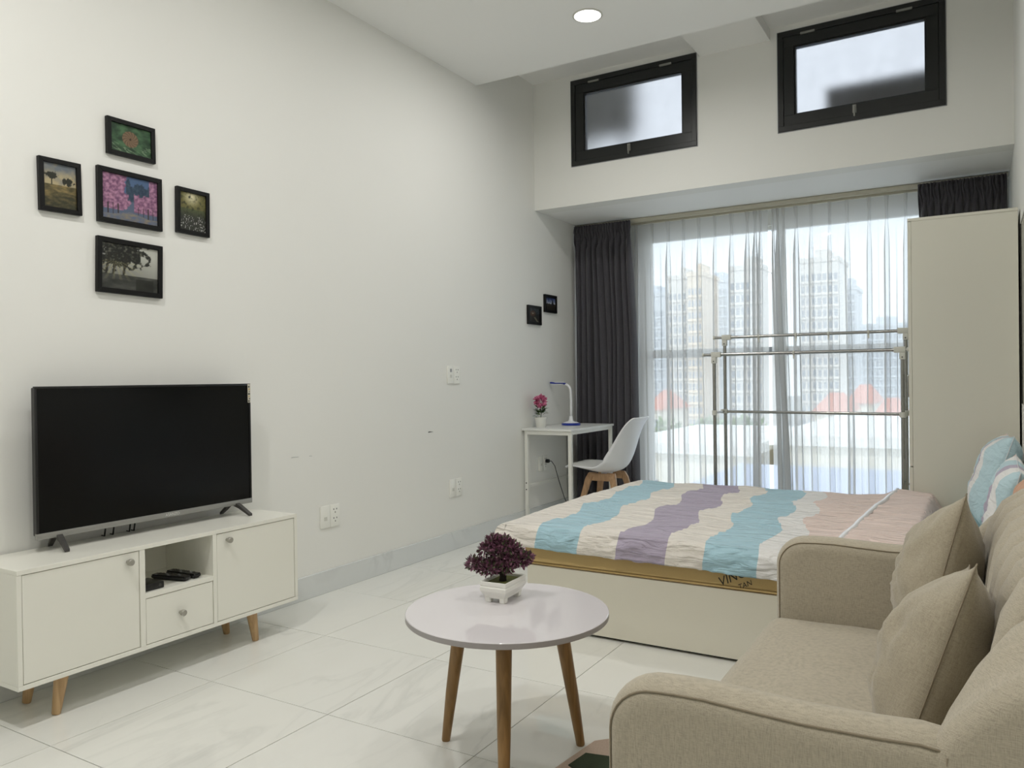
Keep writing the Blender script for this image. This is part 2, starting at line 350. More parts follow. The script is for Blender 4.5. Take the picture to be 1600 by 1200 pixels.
# ------------------------------------------------------------------ the room
def build_room():
    fl = structure(bbox('floor', (0, W, Y0, YW + 0.2, -0.12, -0.003), 'grout'))
    xs = [0.0] + [0.5077 + 0.6 * k for k in range(5)] + [W]
    y = 2.5413 - 0.6 * 10; ys = [Y0]
    while y < YW:
        if y > Y0 + 0.02: ys.append(y)
        y += 0.6
    ys.append(YW)
    g = 0.0013; cache = {}
    for i in range(len(xs) - 1):
        for j in range(len(ys) - 1):
            w, d = xs[i + 1] - xs[i], ys[j + 1] - ys[j]; key = (round(w, 3), round(d, 3))
            if key not in cache:
                bm = bmesh.new(); box(bm, -w / 2 + g, w / 2 - g, -d / 2 + g, d / 2 - g, -0.010, 0.0)
                bmesh.ops.bevel(bm, geom=[e for e in bm.edges if all(v.co.z > -0.001 for v in e.verts)], offset=0.0006, segments=1, affect='EDGES')
                t = from_bm('floor_tile', bm, 'tile', fl); cache[key] = t.data
            else: t = new_obj('floor_tile', cache[key], None, fl)
            t.location = ((xs[i] + xs[i + 1]) / 2, (ys[j] + ys[j + 1]) / 2, 0)
    wl = structure(bbox('wall_left', (-0.15, 0, Y0 - 0.15, YW + 0.2, -0.12, 3.75), 'wall'))
    structure(bbox('wall_right', (W, W + 0.15, Y0 - 0.15, YW + 0.2, -0.12, 3.75), 'wall'))
    structure(bbox('wall_behind', (0, W, Y0 - 0.15, Y0, -0.12, 3.75), 'wall'))
    # scuffs on the left wall
    for yy, zz, ln, th in ((4.02, 0.803, 0.05, 0.006), (2.86, 0.748, 0.05, 0.002), (2.97, 0.744, 0.02, 0.002)):
        bm = bmesh.new(); tube(bm, [(0.0, yy - ln / 2, zz), (0.001, yy - ln / 5, zz + 0.001), (0.0, yy + ln / 2, zz - 0.001)], [th / 2, th / 2, 0.0008], 6)
        from_bm('scuff', bm, 'dark' if th > 0.004 else 'wingrey', wl)
    ce = structure(bbox('ceiling', (0, W, Y0, 4.607, ZC, 3.75), 'ceiling'))
    bbox('ceiling_recess', (0, W, 4.607, YB, 3.475, 3.75), 'ceiling', ce)
    bbox('ceiling_beam', (1.352, 1.834, 4.607, YB, 3.40, 3.475), 'ceiling', ce)
    bbox('ceiling_bay', (0, W, YB + 0.15, YW + 0.2, 2.475, 2.60), 'ceiling', ce)
    # upper rear wall, pierced for two windows
    wins = ((0.336, 1.325, 2.775, 3.43), (1.884, 2.868, 2.768, 3.432))
    bm = bmesh.new()
    zs0, zs1 = 2.475, 3.75
    xcuts = [0, wins[0][0], wins[0][1], wins[1][0], wins[1][1], W]
    for k in range(5):
        x0, x1 = xcuts[k], xcuts[k + 1]
        if k in (1, 3):
            w = wins[k // 2]; box(bm, x0, x1, YB, YB + 0.15, zs0, w[2]); box(bm, x0, x1, YB, YB + 0.15, w[3], zs1)
        else: box(bm, x0, x1, YB, YB + 0.15, zs0, zs1)
    structure(from_bm('wall_back', bm, 'wall'))
    # window wall
    X0, X1, Z0, Z1 = 0.54, 2.96, 0.10, 2.335
    bm = bmesh.new()
    box(bm, 0, X0, YW, YW + 0.2, 0, 2.475); box(bm, X1, W, YW, YW + 0.2, 0, 2.475)
    box(bm, X0, X1, YW, YW + 0.2, 0, Z0); box(bm, X0, X1, YW, YW + 0.2, Z1, 2.475)
    structure(from_bm('wall_window', bm, 'wall'))
    for nm, ext in (('baseboard_left', (0, 0.012, Y0, YW, 0, 0.12)), ('baseboard_right', (W - 0.012, W, Y0, YW, 0, 0.12)), ('baseboard_behind', (0.012, W - 0.012, Y0, Y0 + 0.012, 0, 0.12))):
        structure(bbox(nm, ext, 'skirting', None, 0.002, 1))
    # upper awning windows with frosted glass
    for i, (x0, x1, z0, z1) in enumerate(wins):
        wd = bpy.data.objects.new('window_%d' % (i + 1), None); col.objects.link(wd); wd.location = ((x0 + x1) / 2, YB, z0); structure(wd)
        wd['label'] = ('black framed awning window with frosted pane beside the downlight', 'black framed awning window with frosted pane above the wardrobe')[i]
        hx = (x1 - x0) / 2; h = z1 - z0
        def frame(nm, a, b, c, d, t, ya, yb, mat='winblack'):
            bm = bmesh.new()
            box(bm, a, b, ya, yb, c, c + t); box(bm, a, b, ya, yb, d - t, d); box(bm, a, a + t, ya, yb, c + t, d - t); box(bm, b - t, b, ya, yb, c + t, d - t)
            bmesh.ops.bevel(bm, geom=bm.edges[:], offset=0.0015, segments=1, affect='EDGES')
            return from_bm(nm, bm, mat, wd)
        frame('outer_frame', -hx, hx, 0, h, 0.0355, -0.012, 0.07)
        sash = frame('sash', -hx + 0.036, hx - 0.036, 0.036, h - 0.036, 0.068, -0.004, 0.055)
        frame('glazing_bead', -hx + 0.103, hx - 0.103, 0.103, h - 0.103, 0.01, 0.006, 0.05)
        bm = bmesh.new(); box(bm, -hx + 0.105, hx - 0.105, 0.03, 0.034, 0.105, h - 0.105); from_bm('pane', bm, 'frosted', wd)
        for sx in (-0.30, 0.27):
            bbox('hinge', (sx - 0.045, sx + 0.045, -0.017, -0.004, h - 0.042, h - 0.028), 'hingesteel', wd, 0.001, 1)
        lx = -0.02
        la = bbox('latch', (lx - 0.012, lx + 0.012, -0.012, -0.003, 0.045, 0.098), 'hingesteel', wd, 0.002, 1)
        bbox('latch_tongue', (lx - 0.005, lx + 0.005, -0.024, -0.011, 0.022, 0.085), 'hingesteel', la, 0.001, 1)
        # thin seal around the frame
        frame('seal', -hx - 0.006, hx + 0.006, -0.006, h + 0.006, 0.006, -0.004, 0.004, 'wingrey')
    # big window: grey frame, transom, mullion, four panes
    w3 = bpy.data.objects.new('window_3', None); col.objects.link(w3); w3.location = ((X0 + X1) / 2, YW, Z0); structure(w3)
    w3['label'] = 'tall grey framed window behind the sheer curtains'
    ox, oz = (X0 + X1) / 2, Z0
    ya, yb = 0.03, 0.09
    bbox('jamb', (X0 - ox, X0 - ox + 0.05, ya, yb, 0, Z1 - oz), 'whitemetal', w3); bbox('jamb', (X1 - ox - 0.05, X1 - ox, ya, yb, 0, Z1 - oz), 'whitemetal', w3)
    bbox('head', (X0 - ox + 0.05, X1 - ox - 0.05, ya, yb, Z1 - oz - 0.03, Z1 - oz), 'whitemetal', w3); bbox('sill', (X0 - ox + 0.05, X1 - ox - 0.05, ya, yb, 0, 0.05), 'whitemetal', w3)
    bbox('transom', (X0 - ox + 0.05, X1 - ox - 0.05, ya - 0.01, yb, 1.30 - oz, 1.368 - oz), 'wingrey', w3)
    bbox('mullion', (-0.09, -0.04, ya, yb, 0.05, 1.30 - oz), 'whitemetal', w3); bbox('mullion', (-0.09, -0.04, ya, yb, 1.368 - oz, Z1 - oz - 0.03), 'whitemetal', w3)
    for a, b in ((X0 - ox + 0.05, -0.09), (-0.04, X1 - ox - 0.05)):
        for c, d in ((0.05, 1.30 - oz), (1.368 - oz, Z1 - oz - 0.03)):
            bbox('pane', (a, b, 0.058, 0.062, c, d), 'glass', w3)
build_room()

# ------------------------------------------------------------------ downlights
def downlight(x, y, label, watts):
    t = thing('downlight', label, 'ceiling light', (x, y, ZC))
    bm = bmesh.new()
    rg = [[bm.verts.new((r * math.cos(2 * math.pi * k / 40), r * math.sin(2 * math.pi * k / 40), z)) for k in range(40)] for r, z in ((0.076, 0.0), (0.086, 0.0), (0.087, -0.003), (0.083, -0.006), (0.076, -0.005), (0.076, 0.0))]
    skin_rings(bm, rg, False)
    from_bm('trim_ring', bm, 'ringplastic', t, True)
    bm = bmesh.new(); lathe(bm, [(0.0, -0.001), (0.0765, -0.001), (0.0765, -0.004), (0.0, -0.0045)], n=40)
    from_bm('diffuser', bm, 'lamp', t)
    ld = bpy.data.lights.new('downlight_glow', 'AREA'); ld.shape = 'DISK'; ld.size = 0.15; ld.energy = watts; ld.color = LAMP_COL
    lo = bpy.data.objects.new('downlight_glow', ld); col.objects.link(lo); lo.parent = t; lo.location = (0, 0, -0.008)
downlight(1.122, 4.065, 'lit round recessed downlight in the white ceiling near the small black windows', 13.0)
for x, y, w, s in ((1.122, 2.40, 5.0, 'above the coffee table'), (1.122, 0.73, 22.0, 'above the open floor'), (2.30, 2.40, 7.5, 'above the sofa arm by the bed'), (2.30, 0.73, 11.0, 'farthest from window and television')):
    downlight(x, y, 'round recessed downlight ' + s, w)

# ------------------------------------------------------------------ framed photographs on the left wall
def fbm(x, y, s=0.0, o=4):
    return noise.fractal(Vector((x, y, s)), 1.0, 2.0, o)
def mixc(a, b, t):
    t = min(1, max(0, t)); return tuple(p + (q - p) * t for p, q in zip(a, b))
def pic_flower(u, v):
    c = mixc((34, 66, 42), (74, 120, 76), 0.5 + 0.9 * fbm(u * 5, v * 5, 1)); du, dv = u - 0.48, (v - 0.52) * 0.7
    r = math.hypot(du, dv)
    if r < 0.2:
        a = math.atan2(dv, du); k = math.sin(a * 13 + r * 90) * math.sin(r * 140)
        c = mixc((92, 66, 46), (160, 128, 92), 0.5 + 0.5 * k) if r > 0.03 else (70, 52, 34)
    elif v < 0.35 and abs(fbm(u * 3 + v * 4, v * 2, 3)) < 0.08: c = (120, 150, 112)
    return c
def pic_sunset_field(u, v):
    if v > 0.52:
        c = mixc((196, 176, 128), (112, 122, 132), (v - 0.52) / 0.48 + 0.5 * fbm(u * 4, v * 6, 2))
        for tx, tz, s in ((0.25, 0.73, 0.2), (0.75, 0.63, 0.2)):
            if math.hypot((u - tx) / s, (v - tz) / 0.09) + 0.5 * fbm(u * 14, v * 14, 5) < 0.9 or (abs(u - tx) < 0.02 and v < tz): c = (44, 46, 34)
    else:
        c = mixc((58, 58, 34), (156, 130, 70), v / 0.52 * 0.7 + 0.7 * fbm(u * 4, v * 14, 4))
    return c
def pic_blossom(u, v):
    if v < 0.12 + 0.3 * max(0, 0.3 - abs(u - 0.5)) : c = mixc((150, 138, 116), (96, 112, 150), 0.5 + 0.8 * fbm(u * 8, v * 12, 3))
    else:
        c = (78, 110, 158) if v > 0.5 else (92, 108, 140)
        if 0.42 < u < 0.88 and v > 0.45 and v < 0.85 + 0.15 * fbm(u * 12, 0, 1): c = mixc((40, 62, 92), (64, 90, 112), 0.5 + fbm(u * 20, v * 14, 2))
        edge = 0.42 + 0.1 * fbm(u * 6, v * 6, 9) + (0.05 if v < 0.6 else 0)
        if u < edge and v > 0.25 or (v < 0.62 + 0.1 * fbm(u * 9, v * 9, 8) and abs(u - 0.47) > 0.10 and v > 0.22) or (u > 0.85 and v > 0.3):
            c = mixc((126, 74, 118), (206, 142, 178), 0.5 + 1.0 * fbm(u * 16, v * 16, 6))
        if v < 0.36 and (u * 11) % 1 < 0.2 and abs(u - 0.47) > 0.12: c = (58, 46, 44)
    return c
def pic_sunrise_meadow(u, v):
    r = math.hypot(u - 0.45, (v - 0.9) * 1.3)
    c = mixc((255, 244, 196), (118, 112, 56), r * 2.6) if v > 0.58 else mixc((88, 100, 56), (56, 58, 52), (0.58 - v) * 4)
    c = mixc(c, (40, 46, 30), 0.5 * max(0, fbm(u * 9, v * 12, 4)) * 2)
    if v < 0.4 and fbm(u * 26, v * 26, 7) > 0.42: c = (214, 214, 208)
    return c
def pic_tree_rays(u, v):
    c = mixc((92, 92, 84), (206, 208, 196), v * 0.8 + 0.4 * u)
    if v < 0.33: c = mixc((44, 46, 42), (94, 96, 88), 0.4 + 0.6 * fbm(u * 4, v * 9, 2))
    if math.hypot((u - 0.32) / 0.52, (v - 0.85) / 0.4) + 0.5 * fbm(u * 9, v * 9, 3) < 0.9: c = mixc((26, 28, 24), (112, 112, 96), max(0, fbm(u * 18, v * 18, 5)) * 1.6)
    for tx in (0.1, 0.22, 0.40):
        if abs(u - tx - (v - 0.5) * 0.12) < 0.022 and 0.33 < v < 0.8: c = (38, 36, 28)
    a = math.atan2(v - 0.66, u - 0.24)
    if v < 0.62 and math.sin(a * 22) > 0.35 and u < 0.75 and v > 0.2: c = mixc(c, (206, 196, 120), 0.5 * max(0, 1 - math.hypot(u - 0.24, v - 0.62) * 1.7))
    if 0.6 < u < 0.92 and v < 0.26: c = mixc(c, (28, 30, 22), 0.7)
    return c
def pic_dusk_path(u, v):
    c = (58, 74, 84) if v > 0.62 else (34, 32, 20)
    c = mixc(c, (16, 16, 14), 0.5 + 0.9 * fbm(u * 7, v * 7, 2))
    r = math.hypot(u - 0.35, (v - 0.62) * 1.2)
    c = mixc((255, 214, 160), c, min(1, r * 9)) if r < 0.12 else mixc((170, 84, 30), c, min(1, r * 3.2))
    if abs(u - 0.55 - (0.3 - v) * 0.9) < 0.08 and v < 0.35: c = mixc(c, (190, 186, 160), 0.6)
    return c
def pic_winter_fir(u, v):
    c = mixc((206, 214, 226), (46, 66, 128), (v - 0.45) * 2.0 + 0.5 * fbm(u * 5, v * 5, 1)) if v > 0.5 else mixc((36, 30, 18), (110, 88, 48), max(0, 0.5 - abs(v - 0.42) * 5) + 0.3 * fbm(u * 8, v * 8, 3))
    for tx, h in ((0.72, 0.92), (0.2, 0.62), (0.4, 0.6)):
        if v < h and v > 0.35 and abs(u - tx) < (h - v) * 0.28: c = (14, 20, 30)
    return c

def ink(c):
    c = [min(255, max(0, x)) for x in c]; l = 0.3 * c[0] + 0.59 * c[1] + 0.11 * c[2]
    return lin(*[(l + (x - l) * 0.78) * 0.9 for x in c])
def photo_frame(y0, y1, z0, z1, fn, label, tilt=0.0, bw=0.02, group=None):
    cyy, cz = (y0 + y1) / 2, (z0 + z1) / 2; hw, hh = (y1 - y0) / 2, (z1 - z0) / 2; d = 0.018
    t = thing('picture_frame', label, 'picture frame', (0.001, cyy, cz), 0, group); t.rotation_euler = (tilt, 0, 0)
    def mitre(nm, pts):      # four mitred mouldings
        bm = bmesh.new()
        b = [bm.verts.new((0, p[0], p[1])) for p in pts]; f = [bm.verts.new((d, p[0], p[1])) for p in pts]
        bm.faces.new(b); bm.faces.new(f)
        for k in range(4): bm.faces.new((b[k], b[(k + 1) % 4], f[(k + 1) % 4], f[k]))
        bmesh.ops.bevel(bm, geom=bm.edges[:], offset=0.001, segments=1, affect='EDGES')
        from_bm(nm, bm, 'black', t)
    iw, ih = hw - bw, hh - bw
    mitre('moulding', [(-hw, -hh), (hw, -hh), (iw, -ih), (-iw, -ih)]); mitre('moulding', [(-hw, hh), (hw, hh), (iw, ih), (-iw, ih)])
    mitre('moulding', [(-hw, -hh), (-iw, -ih), (-iw, ih), (-hw, hh)]); mitre('moulding', [(hw, -hh), (iw, -ih), (iw, ih), (hw, hh)])
    nu, nv = 84, 66
    o = grid_mesh('photo_print', lambda a, b: (0.010, -iw + 2 * iw * a, -ih + 2 * ih * b), nu, nv, 'print', t)
    att = o.data.color_attributes.new('ink', 'FLOAT_COLOR', 'POINT')
    for j in range(nv + 1):
        for i in range(nu + 1): att.data[j * (nu + 1) + i].color = ink(fn(i / nu, j / nv))
    bbox('backing', (0.002, 0.008, -iw - 0.004, iw + 0.004, -ih - 0.004, ih + 0.004), 'dark', t)
    return t
G1 = 'framed photographs above the television'
photo_frame(1.866, 2.080, 2.072, 2.222, pic_flower, 'black framed photo of a round brown flower on green leaves', 0.006, 0.018, G1)
photo_frame(1.597, 1.757, 1.795, 1.997, pic_sunset_field, 'black framed photo of two trees over a sunlit field', 0.015, 0.018, G1)
photo_frame(1.823, 2.108, 1.789, 2.013, pic_blossom, 'black framed photo of a path lined with pink blossom trees', 0.0, 0.02, G1)
photo_frame(2.180, 2.349, 1.799, 2.002, pic_sunrise_meadow, 'black framed photo of low sun over white flowers', -0.01, 0.018, G1)
photo_frame(1.816, 2.105, 1.504, 1.728, pic_tree_rays, 'black framed photo of sun rays through a big dark tree', -0.02, 0.02, G1)
photo_frame(5.28, 5.495, 1.565, 1.715, pic_dusk_path, 'small black framed photo of an orange glow over a path, lower of two', 0.0, 0.022, 'small framed photographs above the desk')
photo_frame(5.555, 5.765, 1.677, 1.822, pic_winter_fir, 'small black framed photo with a dark fir under blue sky, upper of two', 0.0, 0.022, 'small framed photographs above the desk')

# ------------------------------------------------------------------ wall sockets
def socket_pair(y, z, label, switch=False, plugged=False):
    t = thing('wall_socket', label, 'socket', (0.0, y, z), 0, 'double wall sockets along the left wall')
    for k, yy in enumerate((-0.0365, 0.0365)):
        p = bbox('faceplate', (0, 0.009, yy - 0.035, yy + 0.035, -0.06, 0.06), 'socket', t, 0.003, 2)
        if k == 0:
            bbox('data_port', (0.009, 0.0105, yy - 0.011, yy + 0.011, -0.02, 0.0), 'joint', p)
            if switch: bbox('rocker', (0.009, 0.013, yy - 0.008, yy + 0.008, 0.018, 0.04), 'wingrey', p)
        else:
            for zz in (0.026, -0.022):
                for dy, dz in ((-0.011, 0.008), (0.011, 0.008), (0, -0.009)):
                    bbox('pin_hole', (0.009, 0.0094, yy + dy - 0.0025, yy + dy + 0.0025, zz + dz - 0.004, zz + dz + 0.004), 'dark', p)
    return t
socket_pair(3.10, 0.407, 'white double wall socket beside the television stand')
socket_pair(4.275, 1.170, 'white double wall socket set high on the wall', True)
socket_pair(4.285, 0.413, 'white double wall socket low on the wall, far from the stand')
socket_pair(5.51, 0.455, 'white double wall socket under the desk with black plug')
# plug and cord under the desk
t = thing('power_cord', 'black plug and cord hanging from the socket under the desk', 'power cord', (0.012, 5.5465, 0.47))
bm = bmesh.new(); box(bm, 0.0, 0.03, -0.014, 0.014, -0.014, 0.014); bmesh.ops.bevel(bm, geom=bm.edges[:], offset=0.004, segments=2, affect='EDGES'); from_bm('plug', bm, 'cord', t, True)
bm = bmesh.new(); tube(bm, [(0.028, 0, 0), (0.05, 0.0, 0.0), (0.075, 0.01, -0.04), (0.10, 0.03, -0.16), (0.15, 0.03, -0.30), (0.20, 0.03, -0.39), (0.26, 0.04, -0.455), (0.30, 0.2, -0.4665)], 0.0032, 6); from_bm('cable', bm, 'cord', t, 'all')

# ------------------------------------------------------------------ television stand
def build_tv_stand():
    x0, x1, y0, y1, zb, zt = 0.02, 0.332, 1.336, 2.552, 0.136, 0.531
    t = thing('tv_stand', 'low white television stand with two doors, a drawer and wooden legs', 'tv stand', ((x0 + x1) / 2, (y0 + y1) / 2, 0))
    ox, oy = (x0 + x1) / 2, (y0 + y1) / 2
    def b(nm, X0, X1, Ya, Yb, Z0, Z1, par=t, mat='laminate', bv=0.0008): return bbox(nm, (X0 - ox, X1 - ox, Ya - oy, Yb - oy, Z0, Z1), mat, par, bv, 1)
    th = 0.016
    b('top_panel', x0, x1 + 0.001, y0, y1, zt - th, zt); b('bottom_panel', x0, x1, y0, y1, zb, zb + th)
    b('side_panel', x0, x1, y0, y0 + th, zb + th, zt - th); b('side_panel', x0, x1, y1 - th, y1, zb + th, zt - th)
    b('divider', x0 + 0.006, x1, 1.770, 1.792, zb + th, zt - th); b('divider', x0 + 0.006, x1, 2.094, 2.112, zb + th, zt - th)
    b('back_panel', x0, x0 + 0.005, y0 + th, y1 - th, zb + th, zt - th)
    b('shelf', x0 + 0.006, x1, 1.792, 2.094, 0.328, 0.347)
    def knob(par, y, z):
        bm = bmesh.new()
        prof = [(0.006, 0.0), (0.006, 0.012), (0.0115, 0.014), (0.0125, 0.018), (0.0125, 0.026), (0.010, 0.029)]
        rings = [ring(bm, (x1 - 0.001 - ox + h, y - oy, z), (1, 0, 0), r, 16) for r, h in prof]
        skin_rings(bm, rings); from_bm('knob', bm, 'knob', par, True)
    g = 0.0025
    d = b('door', x1 - 0.018, x1 - 0.002, y0 + th + g, 1.770 - g, zb + th + g, zt - th - g); knob(d, 1.722, 0.482)
    d = b('door', x1 - 0.018, x1 - 0.002, 2.112 + g, y1 - th - g, zb + th + g, zt - th - g); knob(d, 2.163, 0.483)
    d = b('drawer', x1 - 0.2, x1 - 0.002, 1.792 + g, 2.094 - g, zb + th + g, 0.328 - g); knob(d, 1.938, 0.240)
    for lx in (0.282, 0.092):
        for ly, s in ((1.482, 1), (2.348, -1)):
            bm = bmesh.new(); tube(bm, [(lx - ox, ly - oy, 0), (lx - ox, ly - oy + s * 0.001, 0.004), (lx - ox + 0.0, ly - oy + s * 0.022, zb)], [0.0125, 0.0145, 0.024], 18)
            from_bm('leg', bm, 'wood', t, True)
build_tv_stand()
def build_tv():
    y0, y1, z0, z1, xf = 1.513, 2.478, 0.578, 1.131, 0.118
    t = thing('television', 'black flat screen television with silver lower edge', 'television', (xf, (y0 + y1) / 2, 0.5315)); oy, oz = (y0 + y1) / 2, 0.5315
    def b(nm, X0, X1, Ya, Yb, Z0, Z1, mat, par=t, bv=0.001): return bbox(nm, (X0, X1, Ya - oy, Yb - oy, Z0 - oz, Z1 - oz), mat, par, bv, 2)
    b('back_shell', -0.032, -0.008, y0 + 0.004, y1 - 0.004, z0 + 0.012, z1 - 0.004, 'tvblack', t, 0.004)
    b('rear_housing', -0.072, -0.032, y0 + 0.12, y1 - 0.12, z0 + 0.02, z0 + 0.34, 'tvblack', t, 0.012)
    bz = 0.009
    for nm, e in (('bezel', (y0, y1, z1 - bz, z1)), ('bezel', (y0, y0 + bz, z0 + 0.022, z1 - bz)), ('bezel', (y1 - bz, y1, z0 + 0.022, z1 - bz))):
        b(nm, -0.010, 0.002, *e, 'tvblack')
    b('screen', -0.008, -0.001, y0 + bz, y1 - bz, z0 + 0.022, z1 - bz, 'screen', t, 0.0)
    s = b('lower_strip', -0.012, 0.004, y0, y1, z0, z0 + 0.022, 'silver', t, 0.002)
    fc = bpy.data.curves.new('logo', 'FONT'); fc.body = 'ASANZO'; fc.size = 0.0165; fc.extrude = 0.0003; fc.align_x = 'CENTER'
    to = bpy.data.objects.new('logo_tmp', fc); col.objects.link(to)
    me = bpy.data.meshes.new_from_object(to.evaluated_get(bpy.context.evaluated_depsgraph_get())); bpy.data.objects.remove(to)
    lo = new_obj('logo', me, 'logo', s); lo.location = (0.0045, 2.06 - oy, z0 + 0.0055 - oz); lo.rotation_euler = (math.radians(90), 0, math.radians(90))
    # sticker: a strip with small blocks of print
    st = b('energy_sticker', 0.002, 0.0026, y1 - 0.017, y1 - 0.001, z1 - 0.088, z1 - 0.002, 'track', t, 0.0)
    for k in range(7):
        zz = z1 - 0.012 - k * 0.011
        b('sticker_print', 0.0026, 0.003, y1 - 0.015 + 0.003 * (k % 3), y1 - 0.006 + 0.002 * (k % 2), zz - 0.006, zz, ('ink', 'mattress', 'darkfoot')[k % 3], st, 0.0)
    for yy, s2 in ((1.598, -1), (2.388, 1)):
        bm = bmesh.new()
        for pts in ([(-0.028, 0, 0.062), (0.02, s2 * 0.008, 0.04), (0.075, s2 * 0.018, 0.006)], [(-0.028, 0, 0.062), (-0.06, s2 * -0.004, 0.03), (-0.088, s2 * -0.01, 0.005)]):
            rg = []
            for (px, py, pz), (hw, hh) in zip(pts, ((0.012, 0.010), (0.010, 0.0075), (0.009, 0.005))):
                rg.append([bm.verts.new((px + a * 0.3, yy - oy + py + b_, pz + c)) for a, b_, c in ((0, -hw, -hh), (0, hw, -hh), (0, hw, hh), (0, -hw, hh))])
            skin_rings(bm, rg)
        from_bm('foot', bm, 'darkfoot', t)
    # cables dangling behind the lower edge
    for y in (1.80, 1.835, 1.905, 1.925):
        bm = bmesh.new(); tube(bm, [(-0.05, y - oy, 0.09), (-0.055, y - oy + 0.004, 0.04), (-0.06, y - oy + 0.002, 0.006), (-0.09, y - oy + 0.01, 0.004)], 0.003, 6); from_bm('cable', bm, 'cord', t, 'all')
build_tv()
# set-top box and two remotes on the open shelf
t = thing('set_top_box', 'small black set-top box on the open shelf of the stand', 'set-top box', (0.262, 1.840, 0.3475))
bbox('body', (-0.05, 0.05, -0.044, 0.044, 0, 0.026), 'tvblack', t, 0.003, 2)
bm = bmesh.new(); rings = [ring(bm, (0.0502 + h, 0.026, 0.014), (1, 0, 0), r, 14) for r, h in ((0.006, 0), (0.006, 0.0012), (0.004, 0.0015))]; skin_rings(bm, rings); from_bm('button', bm, 'darkfoot', t)
def remote(x, y, rot, label, ln=0.17):
    t = thing('remote_control', label, 'remote', (x, y, 0.347), rot)
    bm = bmesh.new(); box(bm, -ln / 2, ln / 2, -0.022, 0.022, 0.001, 0.02)
    for v in bm.verts:
        if v.co.z < 0.01: v.co.y *= 0.8; v.co.x *= 0.96
    bmesh.ops.bevel(bm, geom=bm.edges[:], offset=0.006, segments=3, affect='EDGES'); from_bm('body', bm, 'tvblack', t, True)
    for i in range(8):
        for j in range(3):
            bbox('key', (-ln / 2 + 0.02 + i * 0.015, -ln / 2 + 0.029 + i * 0.015, -0.0155 + j * 0.0115, -0.0075 + j * 0.0115, 0.0195, 0.0212), 'darkfoot' if (i + j) % 4 else 'wingrey', t)
remote(0.228, 1.972, math.radians(14), 'black remote control, the one in front, on the open shelf')
remote(0.226, 2.032, math.radians(4), 'black remote control behind another, against the shelf side')

# ------------------------------------------------------------------ round coffee table
def build_table():
    cx, cyy, zt = 1.810, 1.976, 0.45
    t = thing('coffee_table', 'round lilac grey coffee table on three wooden legs', 'table', (cx, cyy, 0))
    bm = bmesh.new(); R = 0.302
    lathe(bm, [(0, zt - 0.018), (R - 0.002, zt - 0.018), (R, zt - 0.016), (R, zt - 0.002), (R - 0.002, zt), (0, zt)], n=96)
    o = from_bm('table_top', bm, 'tabletop', t, True); o.data.materials.append(MAT['tableedge'])
    for p in o.data.polygons:
        if abs(p.normal.z) < 0.5 or p.normal.z < -0.5: p.material_index = 1
    for a in (178, 52, -62):
        a = math.radians(a); d = Vector((math.cos(a), math.sin(a), 0))
        bm = bmesh.new(); tube(bm, [d * 0.238, d * 0.237 + Vector((0, 0, 0.004)), d * 0.212 + Vector((0, 0, 0.16)), d * 0.165 + Vector((0, 0, zt - 0.02))], [0.0125, 0.0135, 0.0185, 0.0235], 20)
        l = from_bm('leg', bm, 'wood2', t, True)
        bm = bmesh.new(); tube(bm, [d * 0.238 + Vector((0, 0, -0.0005)), d * 0.2375 + Vector((0, 0, 0.004))], [0.011, 0.0127], 14); from_bm('foot_pad', bm, 'cord', l)
        bm = bmesh.new(); tube(bm, [d * 0.165 + Vector((0, 0, zt - 0.026)), d * 0.165 + Vector((0, 0, zt - 0.0185))], 0.034, 18); from_bm('mounting_plate', bm, 'darkfoot', l)
build_table()

# ------------------------------------------------------------------ bonsai on the table
def leaf_cloud(bm, centre, radius, n, ll, squash=0.75, rnd=random):
    for _ in range(n):
        while True:
            v = Vector((rnd.uniform(-1, 1), rnd.uniform(-1, 1), rnd.uniform(-1, 1)))
            if 0.25 < v.length < 1: break
        d = (v.normalized() + Vector((rnd.uniform(-.5, .5), rnd.uniform(-.5, .5), rnd.uniform(-.2, .7)))).normalized()
        p = Vector(centre) + Vector((v.x * radius, v.y * radius, v.z * radius * squash)) * (0.75 + 0.25 * v.length)
        side = d.cross(Vector((rnd.uniform(-1, 1), rnd.uniform(-1, 1), rnd.uniform(-1, 1)))).normalized(); nn = d.cross(side)
        L = ll * rnd.uniform(0.7, 1.25); w = L * 0.24
        a = bm.verts.new(p); b = bm.verts.new(p + d * L * 0.55 + side * w + nn * w * .3); c = bm.verts.new(p + d * L); e = bm.verts.new(p + d * L * 0.55 - side * w + nn * w * .3)
        bm.faces.new((a, b, c)); bm.faces.new((a, c, e))
